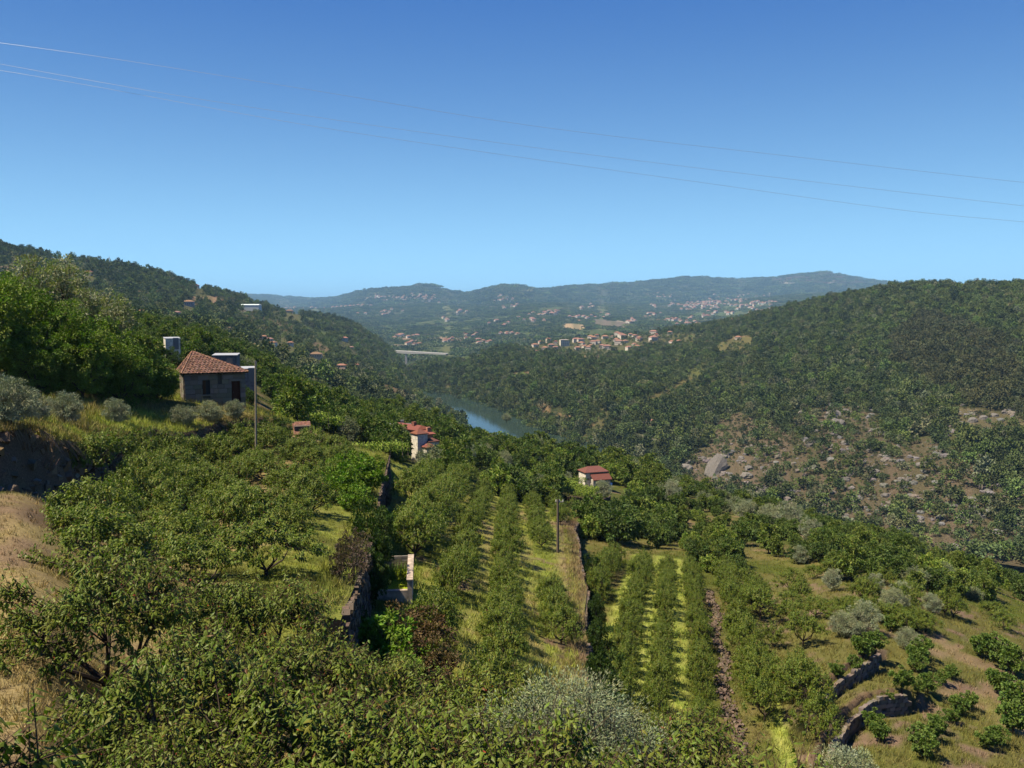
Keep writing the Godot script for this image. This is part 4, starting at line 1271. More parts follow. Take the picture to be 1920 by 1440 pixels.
# ---------------------------------------------------------------- dry stone walls
func build_walls() -> void:
	rng.seed = 55
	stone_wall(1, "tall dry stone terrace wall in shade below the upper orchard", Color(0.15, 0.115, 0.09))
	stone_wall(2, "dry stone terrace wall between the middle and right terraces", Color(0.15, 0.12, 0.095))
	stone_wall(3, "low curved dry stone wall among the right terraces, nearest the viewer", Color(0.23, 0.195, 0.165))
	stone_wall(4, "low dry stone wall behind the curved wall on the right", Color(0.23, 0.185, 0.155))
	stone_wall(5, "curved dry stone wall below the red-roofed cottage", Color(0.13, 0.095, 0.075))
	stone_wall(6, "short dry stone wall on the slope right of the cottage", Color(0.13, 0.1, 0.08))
	# the cut earth bank behind the upper orchard: clods, stones and hanging roots on its face
	var pb: PackedVector2Array = edge_pts[0]
	var bank := thing("earth_bank", ground(pb[2].x, pb[2].y))
	var clods := MB.new()
	var roots := MB.new()
	for k in pb.size() - 1:
		var a := pb[k]
		var b := pb[k + 1]
		var d := (b - a).normalized()
		var nrm := Vector2(-d.y, d.x)
		for j in int(a.distance_to(b) * 15.0):
			var p := a.lerp(b, rng.randf()) + nrm * rng.randf_range(-0.55, 0.75)
			var g := ground(p.x, p.y) - bank.position
			var s := 0.07 + 0.36 * pow(rng.randf(), 3.0)
			clods.box(g, Vector3(s, s * 0.8, s), vary(Color(0.17, 0.115, 0.07).lerp(Color(0.26, 0.22, 0.17), rng.randf() * 0.7), 0.3), Basis.from_euler(rv() * 2.0), s * 0.16, rng)
		for j in int(a.distance_to(b) * 9.0):
			var p := a.lerp(b, rng.randf()) + nrm * rng.randf_range(-0.2, 0.2)
			var g := ground(p.x - nrm.x * 0.7, p.y - nrm.y * 0.7) - bank.position
			var q := g + Vector3(nrm.x * rng.randf_range(0.8, 1.2), rng.randf_range(-1.3, -0.3), nrm.y * rng.randf_range(0.8, 1.2))
			roots.tube(g + Vector3(nrm.x, 0, nrm.y) * 0.6, q, 0.016, 0.006, 3, vary(Color(0.2, 0.15, 0.1), 0.3))
	part("clods", clods.mesh(M.stone), bank).set_meta("kind", "stuff")
	part("roots", roots.mesh(M.bark), bank).set_meta("kind", "stuff")
	tag(bank, "rough cut earth bank with stones and roots behind the upper orchard", "earth bank")
	# the rubble strip along the right rows
	var pts := []
	for k in 22:
		var s := 43.0 + k * 1.9
		var q := 3.15 + 0.25 * sin(k * 0.9)
		pts.append(Vector2(q * cos(ROW_AZ) + s * sin(ROW_AZ), q * sin(ROW_AZ) - s * cos(ROW_AZ)))
	var o := thing("rubble_wall", ground(pts[0].x, pts[0].y))
	var mb := MB.new()
	for k in pts.size() - 1:
		for j in 60:
			var p: Vector2 = pts[k].lerp(pts[k + 1], rng.randf()) + Vector2(rng.randfn() * 0.22, 0)
			var g := ground(p.x, p.y) - o.position
			var s := rng.randf_range(0.06, 0.2)
			mb.box(g + Vector3(0, rng.randf_range(0.0, 0.2), 0), Vector3(s, s * 0.7, s), vary(Color(0.2, 0.15, 0.115), 0.25), Basis.from_euler(rv() * 1.5), 0.03, rng)
	part("stones", mb.mesh(M.stone), o).set_meta("kind", "stuff")
	tag(o, "long low line of pinkish rubble between the straight tree rows", "wall")

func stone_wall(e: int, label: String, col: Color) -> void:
	var pts: PackedVector2Array = edge_pts[e]
	var o := thing("stone_wall", ground(pts[0].x, pts[0].y))
	var core := MB.new()
	var st := MB.new()
	var turf := MB.new()
	var hgt: float = EDGES[e][1]
	for k in pts.size() - 1:
		var a := pts[k]
		var b := pts[k + 1]
		var len := a.distance_to(b)
		var d := (b - a) / len
		var nrm: Vector2 = Vector2(-d.y, d.x) * EDGES[e][2]   # towards the lower side
		var steps := maxi(1, int(len / 1.5))
		for j in steps:
			var p := a.lerp(b, float(j) / steps)
			var q := a.lerp(b, float(j + 1) / steps)
			var lo0 := ground(p.x + nrm.x * 0.75, p.y + nrm.y * 0.75).y - 0.3
			var lo1 := ground(q.x + nrm.x * 0.75, q.y + nrm.y * 0.75).y - 0.3
			var h0 := ground(p.x - nrm.x * 0.75, p.y - nrm.y * 0.75) - o.position
			var h1 := ground(q.x - nrm.x * 0.75, q.y - nrm.y * 0.75) - o.position
			var hi0 := h0.y + o.position.y - 0.2
			var hi1 := h1.y + o.position.y - 0.2
			var f0 := Vector3(p.x + nrm.x * 0.28, -o.position.y, p.y + nrm.y * 0.28) - Vector3(o.position.x, 0, o.position.z)
			var f1 := Vector3(q.x + nrm.x * 0.28, -o.position.y, q.y + nrm.y * 0.28) - Vector3(o.position.x, 0, o.position.z)
			var r0 := f0 - Vector3(nrm.x, 0, nrm.y) * 0.5
			var pp := p - nrm * 1.2
			var gc := ground_color(pp, pp.length(), 960.0 + F * pp.x / -pp.y)
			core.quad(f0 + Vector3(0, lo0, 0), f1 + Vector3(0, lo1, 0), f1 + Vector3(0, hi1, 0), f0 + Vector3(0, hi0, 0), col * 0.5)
			turf.quad(f0 + Vector3(0, hi0, 0), f1 + Vector3(0, hi1, 0), h1 + Vector3(0, 0.04, 0), h0 + Vector3(0, 0.04, 0), gc)
			if j == 0 or j == steps - 1:
				core.quad(f0 + Vector3(0, lo0, 0), r0 + Vector3(0, lo0, 0), r0 + Vector3(0, hi0, 0), f0 + Vector3(0, hi0, 0), col * 0.6)
		var y := 0.0
		var lvl := 0
		while y < hgt + 0.5:
			var x := rng.randf() * 0.3
			var ch := rng.randf_range(0.17, 0.27)
			while x < len:
				var w := rng.randf_range(0.22, 0.55)
				var p := a + d * (x + w * 0.5)
				var lo := ground(p.x + nrm.x * 0.75, p.y + nrm.y * 0.75).y - 0.1
				var hi := ground(p.x - nrm.x * 0.7, p.y - nrm.y * 0.7).y + 0.1
				if lo + y + ch < hi - (0.25 if e < 3 else 0.02) and rng.randf() < (0.9 if e < 3 else 0.98):
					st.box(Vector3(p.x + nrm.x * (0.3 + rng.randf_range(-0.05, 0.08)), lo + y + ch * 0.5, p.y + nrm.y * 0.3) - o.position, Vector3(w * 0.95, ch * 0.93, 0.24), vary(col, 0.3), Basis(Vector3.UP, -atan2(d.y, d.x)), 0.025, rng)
				x += w
			y += ch
			lvl += 1
	part("core", core.mesh(M.stone), o)
	part("turf_edge", turf.mesh(M.soil), o)
	part("stones", st.mesh(M.stone), o).set_meta("kind", "stuff")
	tag(o, label, "wall")

# ---------------------------------------------------------------- buildings
func hip(mb: MB, w: float, d: float, y: float, h: float, over: float, ridge: float, col: Color, base := Vector3.ZERO) -> void:
	var a := Vector3(-w / 2 - over, y, d / 2 + over) + base
	var b := Vector3(w / 2 + over, y, d / 2 + over) + base
	var c := Vector3(w / 2 + over, y, -d / 2 - over) + base
	var e := Vector3(-w / 2 - over, y, -d / 2 - over) + base
	var r0 := Vector3(-ridge / 2, y + h, 0) + base
	var r1 := Vector3(ridge / 2, y + h, 0) + base
	var dn := Vector3(0, -0.12, 0)
	mb.quad(a, b, r1, r0, vary(col, 0.06)); mb.quad(c, e, r0, r1, vary(col, 0.06))
	mb.tri(b, c, r1, vary(col, 0.06)); mb.tri(e, a, r0, vary(col, 0.06))
	for q in [[a, b], [b, c], [c, e], [e, a]]: mb.quad(q[0], q[1], q[1] + dn, q[0] + dn, col * 0.8)
	mb.quad(a + dn, b + dn, c + dn, e + dn, col * 0.5)

func house_mesh(w: float, d: float, h: float, rh: float, wall: Color, roof: Color, ridge: float, sd: int) -> ArrayMesh:
	rng.seed = sd
	var mb := MB.new()
	mb.box(Vector3(0, h / 2 - 1.0, 0), Vector3(w, h + 2.0, d), wall)
	var m := mb.mesh(M.plaster)
	var rb := MB.new()
	hip(rb, w, d, h, rh, 0.4, ridge, roof)
	rb.mesh(M.tile, m)
	var wb := MB.new()
	for f in int(h / 2.7):
		for k in int(w / 2.4):
			for s in [-1.0, 1.0]:
				wb.box(Vector3(-w / 2 + 1.3 + k * 2.4, 1.5 + f * 2.8, s * d / 2), Vector3(0.9, 1.2, 0.06), Color(0.03, 0.035, 0.04))
	wb.mesh(M.glass, m)
	return m

func villa(called: String, at_: Vector3, turn: float, w: float, d: float, h: float, rh: float, wall: Color, roof: Color, ridge: float, label: String) -> Node3D:
	var o := thing(called, at_, turn)
	var mb := MB.new()
	mb.box(Vector3(0, h / 2 - 1.5, 0), Vector3(w, h + 3.0, d), wall)
	part("wall", mb.mesh(M.plaster), o)
	var rb := MB.new()
	hip(rb, w, d, h, rh, 0.45, ridge, roof)
	var r := part("roof", rb.mesh(M.tile), o)
	var cb := MB.new()
	cb.box(Vector3(w * 0.22, h + rh * 0.8, 0.3), Vector3(0.7, 1.4, 0.7), wall * 0.9)
	part("chimney", cb.mesh(M.plaster), r)
	var pane := MB.new()
	pane.box(Vector3.ZERO, Vector3(1.0, 1.3, 0.08), Color(0.025, 0.03, 0.035))
	var pm := pane.mesh(M.glass)
	for f in maxi(1, int(h / 2.8)):
		for k in int(w / 2.6):
			part("window", pm, o, Vector3(-w / 2 + 1.4 + k * 2.6, 1.6 + f * 2.8, d / 2 + 0.02))
	tag(o, label, "house")
	return o

const WHITE := Color(0.72, 0.68, 0.6)
const TERRA := Color(0.36, 0.19, 0.14)

func build_buildings() -> void:
	rng.seed = 61
	stone_house()
	white_house()
	cottage()
	tank()
	tiled_shed()
	# pale boxes behind the stone house
	for q in [[322.0, 634.0, 165.0, 2.4, 2.6, 1.9, 0.5, WHITE, "white box-shaped shed behind the stone house, seen left of its roof"], [424.0, 665.0, 150.0, 3.8, 3.0, 2.4, 0.15, Color(0.16, 0.17, 0.19), "dark grey flat-roofed container behind the stone house roof"], [464.0, 690.0, 132.0, 2.1, 2.6, 1.9, 0.4, Color(0.2, 0.2, 0.22), "grey shed with a pale metal roof right of the stone house"]]:
		var g := at(q[0], q[1], q[2]) - Vector3(0, q[5], 0)
		var o := thing("shed", g, q[6])
		var mb := MB.new()
		mb.box(Vector3(0, q[5] / 2 - 1.5, 0), Vector3(q[3], q[5] + 3.0, q[4]), q[7])
		part("wall", mb.mesh(M.plaster), o)
		var rb := MB.new()
		rb.box(Vector3(0, q[5] + 0.06, 0), Vector3(q[3] + 0.15, 0.08, q[4] + 0.15), Color(0.3, 0.31, 0.33), Basis(Vector3.RIGHT, 0.06))
		part("roof", rb.mesh(M.metal), o)
		var db := MB.new()
		db.box(Vector3(q[3] * 0.2, 1.0, q[4] / 2 + 0.02), Vector3(0.9, 2.0, 0.06), Color(0.1, 0.1, 0.11))
		part("door", db.mesh(M.metal), o)
		tag(o, q[8], "shed")
	villa("white_building", on_ground(14.0, 118.0) + Vector3(0, 3.0, 0), 0.4, 6.0, 8.0, 5.5, 0.5, Color(0.62, 0.6, 0.56), Color(0.4, 0.38, 0.36), 3.0, "plain pale building half hidden behind trees at the left edge")
	# villas on the left hillside
	var k := 0
	for q in VILLAS:
		var g := find(LEFT, q[0], q[1])
		var d := Vector2(g.x, g.z).length()
		var w: float = q[2] * d / F * 1.3
		var h: float = q[3] * d / F
		villa("hillside_house", g + Vector3(0, 1.5, 0), q[4], w, w * 0.75, maxf(h, 3.0), w * 0.16, q[5], vary(TERRA, 0.15), w * 0.4, q[6])
		k += 1
	var wh := find(LEFT, 466, 582)
	var o := thing("warehouse", wh, 0.05)
	var wb := MB.new()
	wb.box(Vector3(0, 4, 0), Vector3(42, 10, 22), Color(0.75, 0.78, 0.78))
	part("wall", wb.mesh(M.plaster), o)
	wb = MB.new()
	hip(wb, 42, 22, 9.0, 1.6, 0.4, 40.0, Color(0.6, 0.62, 0.64))
	part("roof", wb.mesh(M.metal), o)
	tag(o, "long white warehouse at the foot of the bare earth terraces", "warehouse")
	# the village on the plateau across the river
	var src := [house_mesh(10, 8, 5.5, 2.2, WHITE, TERRA, 4, 1), house_mesh(11, 9, 3.6, 2.2, Color(0.7, 0.62, 0.54), Color(0.37, 0.2, 0.145), 4, 2), house_mesh(9, 8, 6.5, 2.0, Color(0.7, 0.6, 0.48), Color(0.28, 0.12, 0.085), 2, 3), house_mesh(14, 9, 6.0, 2.4, Color(0.72, 0.64, 0.57), TERRA, 7, 4)]
	var village := [[1012, 647, 1], [1024, 648, 1], [1031, 643, 2], [1039, 643, 2], [1034, 657, 3], [1042, 659, 3], [1052, 660, 1], [1005, 662, 1], [1018, 661, 1], [1075, 646, 3], [1083, 645, 3], [1081, 650, 1], [1090, 652, 1], [1097, 633, 1], [1113, 636, 1], [1124, 640, 1], [1121, 645, 3], [1128, 643, 0], [1149, 636, 1], [1143, 634, 0], [1158, 636, 0], [1165, 637, 0], [1128, 652, 3], [1137, 652, 3], [1145, 654, 3], [1156, 651, 3], [1150, 642, 0], [1170, 630, 3], [1180, 631, 1], [1214, 631, 3], [1222, 629, 2], [1218, 636, 3], [1228, 635, 3], [1195, 639, 0], [1202, 637, 0], [1107, 659, 0], [1112, 651, 1], [1104, 650, 1], [1177, 654, 3], [1185, 652, 1], [1198, 651, 0], [1206, 655, 3], [1212, 656, 2], [1203, 668, 2], [1228, 652, 1], [1232, 660, 0], [1262, 641, 1], [1253, 624, 0], [1246, 622, 1], [1290, 647, 3], [1298, 646, 3], [1310, 646, 3], [1320, 644, 1], [1270, 640, 1], [1240, 640, 1], [1302, 651, 1], [978, 655, 1], [990, 664, 1], [955, 653, 2], [936, 654, 1], [1110, 640, 2], [1163, 645, 1], [1188, 641, 2], [1219, 648, 1], [1340, 618, 1], [1350, 612, 3], [1362, 608, 1], [1372, 605, 3], [1222, 800, 3], [1252, 814, 1], [1218, 795, 1], [1388, 636, 1]]
	var groups := [[], [], [], []]
	for q in village:
		var g := find(OPP, q[0] + rng.randf_range(-11.0, 11.0), q[1] + rng.randf_range(-6.0, 5.0))
		var d := Vector2(g.x, g.z).length()
		var hh := MeshInstance3D.new()
		hh.name = numbered("village_house")
		hh.mesh = src[q[2]]
		add_child(hh)
		var s := 0.0008 * d * rng.randf_range(0.65, 1.0)
		if d < 1200.0: s *= 1.25
		hh.transform = Transform3D(Basis(Vector3.UP, rng.randf_range(-0.6, 0.6)).scaled_local(Vector3.ONE * s * 0.8), g + Vector3(0, 1.0, 0))
		groups[q[2]].append(hh)
	label_row(groups[0], "white house with a red roof in the village, %s of its kind from the left", "house", "white houses of the plateau village")
	label_row(groups[1], "low pinkish orange-roofed village house, %s from the left", "house", "low houses of the plateau village")
	label_row(groups[2], "tall cream house with a dark red roof, %s of its kind from the left", "house", "tall houses of the plateau village")
	label_row(groups[3], "long pinkish house with a terracotta roof, %s of its kind from the left", "house", "long houses of the plateau village")
	var ch := find(OPP, 1058, 649)
	o = thing("apartment_block", ch, 0.25)
	var mb := MB.new()
	mb.box(Vector3(-5, 6, 0), Vector3(8, 14, 10), Color(0.74, 0.66, 0.55))
	mb.box(Vector3(4, 5, 0.5), Vector3(10, 12, 10), Color(0.68, 0.62, 0.54))
	part("wall", mb.mesh(M.plaster), o)
	mb = MB.new()
	hip(mb, 18, 10.5, 13.0, 0.8, 0.3, 12, Color(0.5, 0.45, 0.4))
	part("roof", mb.mesh(M.tile), o)
	for f in 3:
		for z in 4:
			var pb := MB.new()
			pb.box(Vector3.ZERO, Vector3(1.1, 1.5, 0.1), Color(0.05, 0.05, 0.05))
			part("window", pb.mesh(M.glass), o, Vector3(-7.5 + z * 4.2, 2.5 + f * 3.4, 5.55))
	tag(o, "tall pale apartment block standing highest in the plateau village", "building")
	# tiny houses in the far valley
	rng.seed = 71
	var far := [[], [], [], []]
	for q in CLUSTERS:
		for n in q[2]:
			var px: float = q[0] + rng.randfn() * q[3] * 0.5
			var py: float = q[1] + rng.randfn() * q[4] * 0.8
			var g := find(FARV, px, py)
			var d := Vector2(g.x, g.z).length()
			var kd := rng.randi() % 4
			var hh := MeshInstance3D.new()
			hh.name = numbered("distant_house")
			hh.mesh = src[kd]
			add_child(hh)
			hh.transform = Transform3D(Basis(Vector3.UP, rng.randf() * TAU).scaled_local(Vector3.ONE * (1.0 + d * 0.00017)), g)
			far[kd].append(hh)
	label_row(far[0], "distant white house in hazy valley, %s from left", "house", "distant white houses of the far valley")
	label_row(far[1], "distant low orange-roofed house in valley, %s from left", "house", "distant low houses of the far valley")
	label_row(far[2], "distant cream house in hazy valley, %s from left", "house", "distant cream houses of the far valley")
	label_row(far[3], "distant long pinkish house in valley, %s from left", "house", "distant long houses of the far valley")
	# the hill towns farther still, many houses each two or three pixels
	var xf := []
	var cols := []
	for q in [[770, 561, 40, 50, 4], [660, 572, 30, 40, 3], [800, 560, 30, 30, 4], [1350, 566, 60, 70, 6], [1430, 560, 60, 50, 5], [1300, 572, 50, 50, 5], [560, 572, 20, 60, 4], [940, 563, 20, 40, 4], [1240, 555, 15, 40, 4], [700, 560, 25, 30, 4]]:
		for n in q[2]:
			var px: float = q[0] + rng.randfn() * q[3] * 0.5
			var py: float = q[1] + rng.randfn() * q[4] * 0.8
			var L := FARV if py > 566.0 else MTN
			var g := find(L, px, py)
			xf.append(Transform3D(Basis(Vector3.UP, rng.randf() * TAU).scaled_local(Vector3.ONE * rng.randf_range(1.4, 2.6)), g))
			cols.append(Color.WHITE)
	multi("far_town", src[0], xf, cols, "far hill town of tiny pale houses", "town")

func stone_house() -> void:
	# front wall along x, its near left corner at the thing's origin corner A
	var A := hit_ground(347.0, 748.0, 70.0)
	A = on_ground(347.0, 95.0) - Vector3(0, 0.35, 0)
	var turn := 0.42
	var o := thing("stone_house", A, turn)
	o.scale.x = 0.86
	var W := 6.9
	var D := 5.6
	var H := 3.2
	var rngs := RandomNumberGenerator.new()
	rngs.seed = 9
	var gcol := Color(0.25, 0.225, 0.19)
	# the wall core, set back a little behind the blocks; door and window are real gaps
	var mb := MB.new()
	mb.box(Vector3(W / 2, H / 2 - 0.7, -D + 0.2), Vector3(W, H + 1.4, 0.4), gcol * 0.7)
	mb.box(Vector3(0.24, H / 2 - 0.7, -D / 2), Vector3(0.36, H + 1.4, D - 0.5), gcol * 0.6)
	mb.box(Vector3(W - 0.24, H / 2 - 0.7, -D / 2), Vector3(0.36, H + 1.4, D - 0.5), gcol * 0.6)
	for q in [[0.1, 2.0, -1.4, 3.1], [2.0, 2.85, -1.4, 0.95], [2.0, 2.85, 2.4, 3.1], [2.85, 5.3, -1.4, 3.1], [5.3, 6.3, 2.25, 3.1], [5.3, 6.3, -1.4, 0.02], [6.3, W - 0.1, -1.4, 3.1]]:
		mb.box(Vector3((q[0] + q[1]) / 2, (q[2] + q[3]) / 2, -0.26), Vector3(q[1] - q[0], q[3] - q[2], 0.3), gcol * 0.55)
	var wall := part("wall", mb.mesh(M.stone), o)
	# granite blocks, each a piece of its own
	var y := -0.9
	var rows := [0.5, 0.46, 0.5, 0.48, 0.5, 0.44, 0.47, 0.43, 0.5]
	for h in rows:
		if y > H - 0.1: break
		var top := minf(y + h, H)
		for side in 2:
			var x := 0.0
			var L := W if side == 0 else D
			while x < L - 0.01:
				var w := rngs.randf_range(0.55, 1.25)
				if L - x - w < 0.4: w = L - x
				var cuts := [[x, x + w]]
				if side == 0:
					for gap in [[2.0, 2.85, 0.95, 2.4], [5.3, 6.3, 0.02, 2.25], [3.72, 4.2, 2.4, 2.95]]:
						var nxt := []
						for c in cuts:
							if top <= gap[2] + 0.05 or y >= gap[3] - 0.05 or c[1] <= gap[0] or c[0] >= gap[1]:
								nxt.append(c); continue
							if c[0] < gap[0] - 0.08: nxt.append([c[0], gap[0]])
							if c[1] > gap[1] + 0.08: nxt.append([gap[1], c[1]])
						cuts = nxt
				for c in cuts:
					var bb := MB.new()
					var bw: float = c[1] - c[0] - 0.025
					bb.box(Vector3.ZERO, Vector3(bw, top - y - 0.025, 0.22) if side == 0 else Vector3(0.2, top - y - 0.025, bw), vary(gcol, 0.18), Basis.IDENTITY, 0.012, rngs)
					var cx: float = (c[0] + c[1]) / 2
					part("granite_block", bb.mesh(M.stone), wall, Vector3(cx, (y + top) / 2, -0.05 + rngs.randf_range(-0.02, 0.02)) if side == 0 else Vector3(rngs.randf_range(-0.02, 0.02) - 0.03, (y + top) / 2, -cx - 0.2))
				x += w
		y = top
	var sb := MB.new()
	sb.box(Vector3(5.8, 2.36, 0.0), Vector3(1.5, 0.2, 0.3), gcol * 1.15)
	sb.box(Vector3(2.42, 0.88, 0.02), Vector3(1.3, 0.12, 0.3), gcol * 1.15)
	part("lintel_and_sill", sb.mesh(M.stone), wall)
	# door of planks
	var door := thing("x", Vector3.ZERO)
	remove_child(door)
	door.name = "door"
	o.add_child(door)
	var pl := MB.new()
	pl.box(Vector3.ZERO, Vector3(0.155, 2.2, 0.05), Color(0.075, 0.032, 0.022))
	var pm := pl.mesh(M.wood)
	for k in 6: part("plank", pm, door, Vector3(5.39 + k * 0.163, 1.12, -0.15 - 0.006 * (k % 2)))
	pl = MB.new()
	pl.box(Vector3.ZERO, Vector3(0.04, 0.14, 0.05), Color(0.02, 0.02, 0.02))
	part("handle", pl.mesh(M.metal), door, Vector3(5.5, 1.1, -0.1))
	# shuttered window
	var win := Node3D.new()
	win.name = "window"
	o.add_child(win)
	pl = MB.new()
	pl.box(Vector3(2.2, 1.67, -0.18), Vector3(0.36, 1.4, 0.05), Color(0.11, 0.06, 0.035))
	part("shutter", pl.mesh(M.wood), win)
	pl = MB.new()
	pl.box(Vector3(2.62, 1.67, -0.19), Vector3(0.44, 1.4, 0.05), Color(0.06, 0.06, 0.06))
	part("shutter", pl.mesh(M.wood), win)
	pl = MB.new()
	pl.box(Vector3(3.96, 2.67, -0.2), Vector3(0.5, 0.5, 0.06), Color(0.012, 0.012, 0.012))
	part("vent", pl.mesh(M.stone), wall)
	# the roof: four slopes to one peak, laid with clay tiles
	var apex := Vector3(1.2, H + 2.0, -D * 0.5)
	var ov := 0.35
	var c := [Vector3(-ov, H - 0.05, ov), Vector3(W + ov, H - 0.05, ov), Vector3(W + ov, H - 0.05, -D - ov), Vector3(-ov, H - 0.05, -D - ov)]
	var rb := MB.new()
	for k in 4:
		rb.tri(c[k], c[(k + 1) % 4], apex, Color(0.16, 0.08, 0.055))
	rb.quad(c[0] + Vector3(0, -0.08, 0), c[1] + Vector3(0, -0.08, 0), c[2] + Vector3(0, -0.08, 0), c[3] + Vector3(0, -0.08, 0), Color(0.07, 0.05, 0.04))
	var roof := part("roof", rb.mesh(M.tile), o)
	var tb := MB.new()
	for k in 4:
		var a: Vector3 = c[k]
		var b: Vector3 = c[(k + 1) % 4]
		var along := (b - a).normalized()
		var foot := a + along * (apex - a).dot(along)
		var up := (apex - foot)
		var slope := up.length()
		up /= slope
		var nn := along.cross(up)
		if nn.y < 0: nn = -nn
		var basis := Basis(along, nn, along.cross(nn))
		var courses := int(slope / 0.29)
		for r in courses + 1:
			var t := r * 0.29 / slope
			if t > 0.98: break
			var l := a.lerp(apex, t)
			var q := b.lerp(apex, t)
			var cnt := int(l.distance_to(q) / 0.21)
			for j in cnt:
				var p := l + along * (0.1 + j * 0.21) + up * 0.14
				tb.box(p + nn * (0.055 + (0.03 if j % 2 else 0.0)), Vector3(0.19, 0.06, 0.36), vary(Color(0.2, 0.115, 0.09), 0.45), basis * Basis(Vector3.RIGHT, -0.11 if basis.z.dot(up) < 0 else 0.11), 0.012, rngs)
	for k in 4:
		var n := 18
		for j in n:
			var p: Vector3 = c[k].lerp(apex, (j + 0.5) / n)
			var dd: Vector3 = (apex - c[k]).normalized()
			tb.tube(p - dd * 0.2 + Vector3(0, 0.06, 0), p + dd * 0.2 + Vector3(0, 0.05, 0), 0.12, 0.1, 6, vary(Color(0.33, 0.18, 0.13), 0.25))
	part("roof_tiles", tb.mesh(M.tile), roof).set_meta("kind", "stuff")
	tag(o, "old granite block house with a four-sided red tile roof", "house")

func white_house() -> void:
	# seen on its corner: the sunlit plaster wall faces left, the shaded side right
	var g := on_ground(794.0, 148.0) + Vector3(0, 1.1, 0)
	var o := thing("white_house", g, 0.62)
	var mb := MB.new()
	mb.box(Vector3(-0.4, 1.5, -0.6), Vector3(1.9, 5.0, 2.1), WHITE)
	mb.box(Vector3(0.25, 0.45, 1.3), Vector3(1.6, 2.9, 1.7), WHITE)
	mb.box(Vector3(1.5, 0.8, 0.1), Vector3(1.9, 3.6, 1.6), WHITE)
	part("wall", mb.mesh(M.plaster), o)
	var dk := Color(0.22, 0.095, 0.075)
	for q in [[1.9, 2.1, 4.0, 0.6, -0.4, -0.6], [1.6, 1.7, 1.9, 0.55, 0.25, 1.3], [1.9, 1.6, 2.6, 0.5, 1.5, 0.1]]:
		mb = MB.new()
		hip(mb, q[0], q[1], q[2], q[3], 0.18, 0.5, vary(dk, 0.1), Vector3(q[4], 0, q[5]))
		part("roof", mb.mesh(M.tile), o)
	mb = MB.new()
	mb.box(Vector3(0.3, 1.1, 2.17), Vector3(0.6, 0.7, 0.05), Color(0.03, 0.035, 0.04))
	part("window", mb.mesh(M.glass), o)
	mb = MB.new()
	mb.box(Vector3(1.6, 1.5, 0.92), Vector3(0.6, 0.8, 0.05), Color(0.03, 0.035, 0.04))
	part("window", mb.mesh(M.glass), o)
	mb = MB.new()
	mb.box(Vector3(1.7, -0.2, 0.92), Vector3(0.6, 1.3, 0.05), Color(0.04, 0.03, 0.03))
	part("door", mb.mesh(M.wood), o)
	mb = MB.new()
	for k in 6: mb.box(Vector3(1.2 + k * 0.25, 0.95, 1.65), Vector3(0.04, 0.6, 0.04), Color(0.4, 0.4, 0.4))
	mb.box(Vector3(1.85, 1.26, 1.65), Vector3(1.4, 0.05, 0.05), Color(0.4, 0.4, 0.4))
	mb.box(Vector3(1.8, 0.6, 1.3), Vector3(1.4, 0.1, 0.75), Color(0.35, 0.2, 0.16))
	part("balcony", mb.mesh(M.metal), o)
	tag(o, "narrow white tower house with stepped dark red roofs among trees", "house")
	villa("red_roof_house", on_ground(798.0, 168.0) + Vector3(0, 1.4, 0), 0.5, 2.2, 2.2, 2.2, 0.6, Color(0.5, 0.24, 0.17), Color(0.3, 0.12, 0.085), 1.5, "small house with bright orange roof just behind the white tower house")
	var lg := on_ground(768.0, 172.0) + Vector3(0, 1.0, 0)
	villa("long_shed", lg, -0.75, 8.0, 3.0, 2.8, 0.7, Color(0.3, 0.13, 0.1), Color(0.24, 0.09, 0.07), 7.0, "long low maroon shed behind the white tower house on its left")
	villa("grey_shed", on_ground(745.0, 176.0) + Vector3(0, 1.2, 0), 0.1, 4.6, 3.0, 2.4, 0.3, Color(0.25, 0.25, 0.26), Color(0.22, 0.22, 0.24), 4.0, "small grey-roofed shed left of the maroon shed")

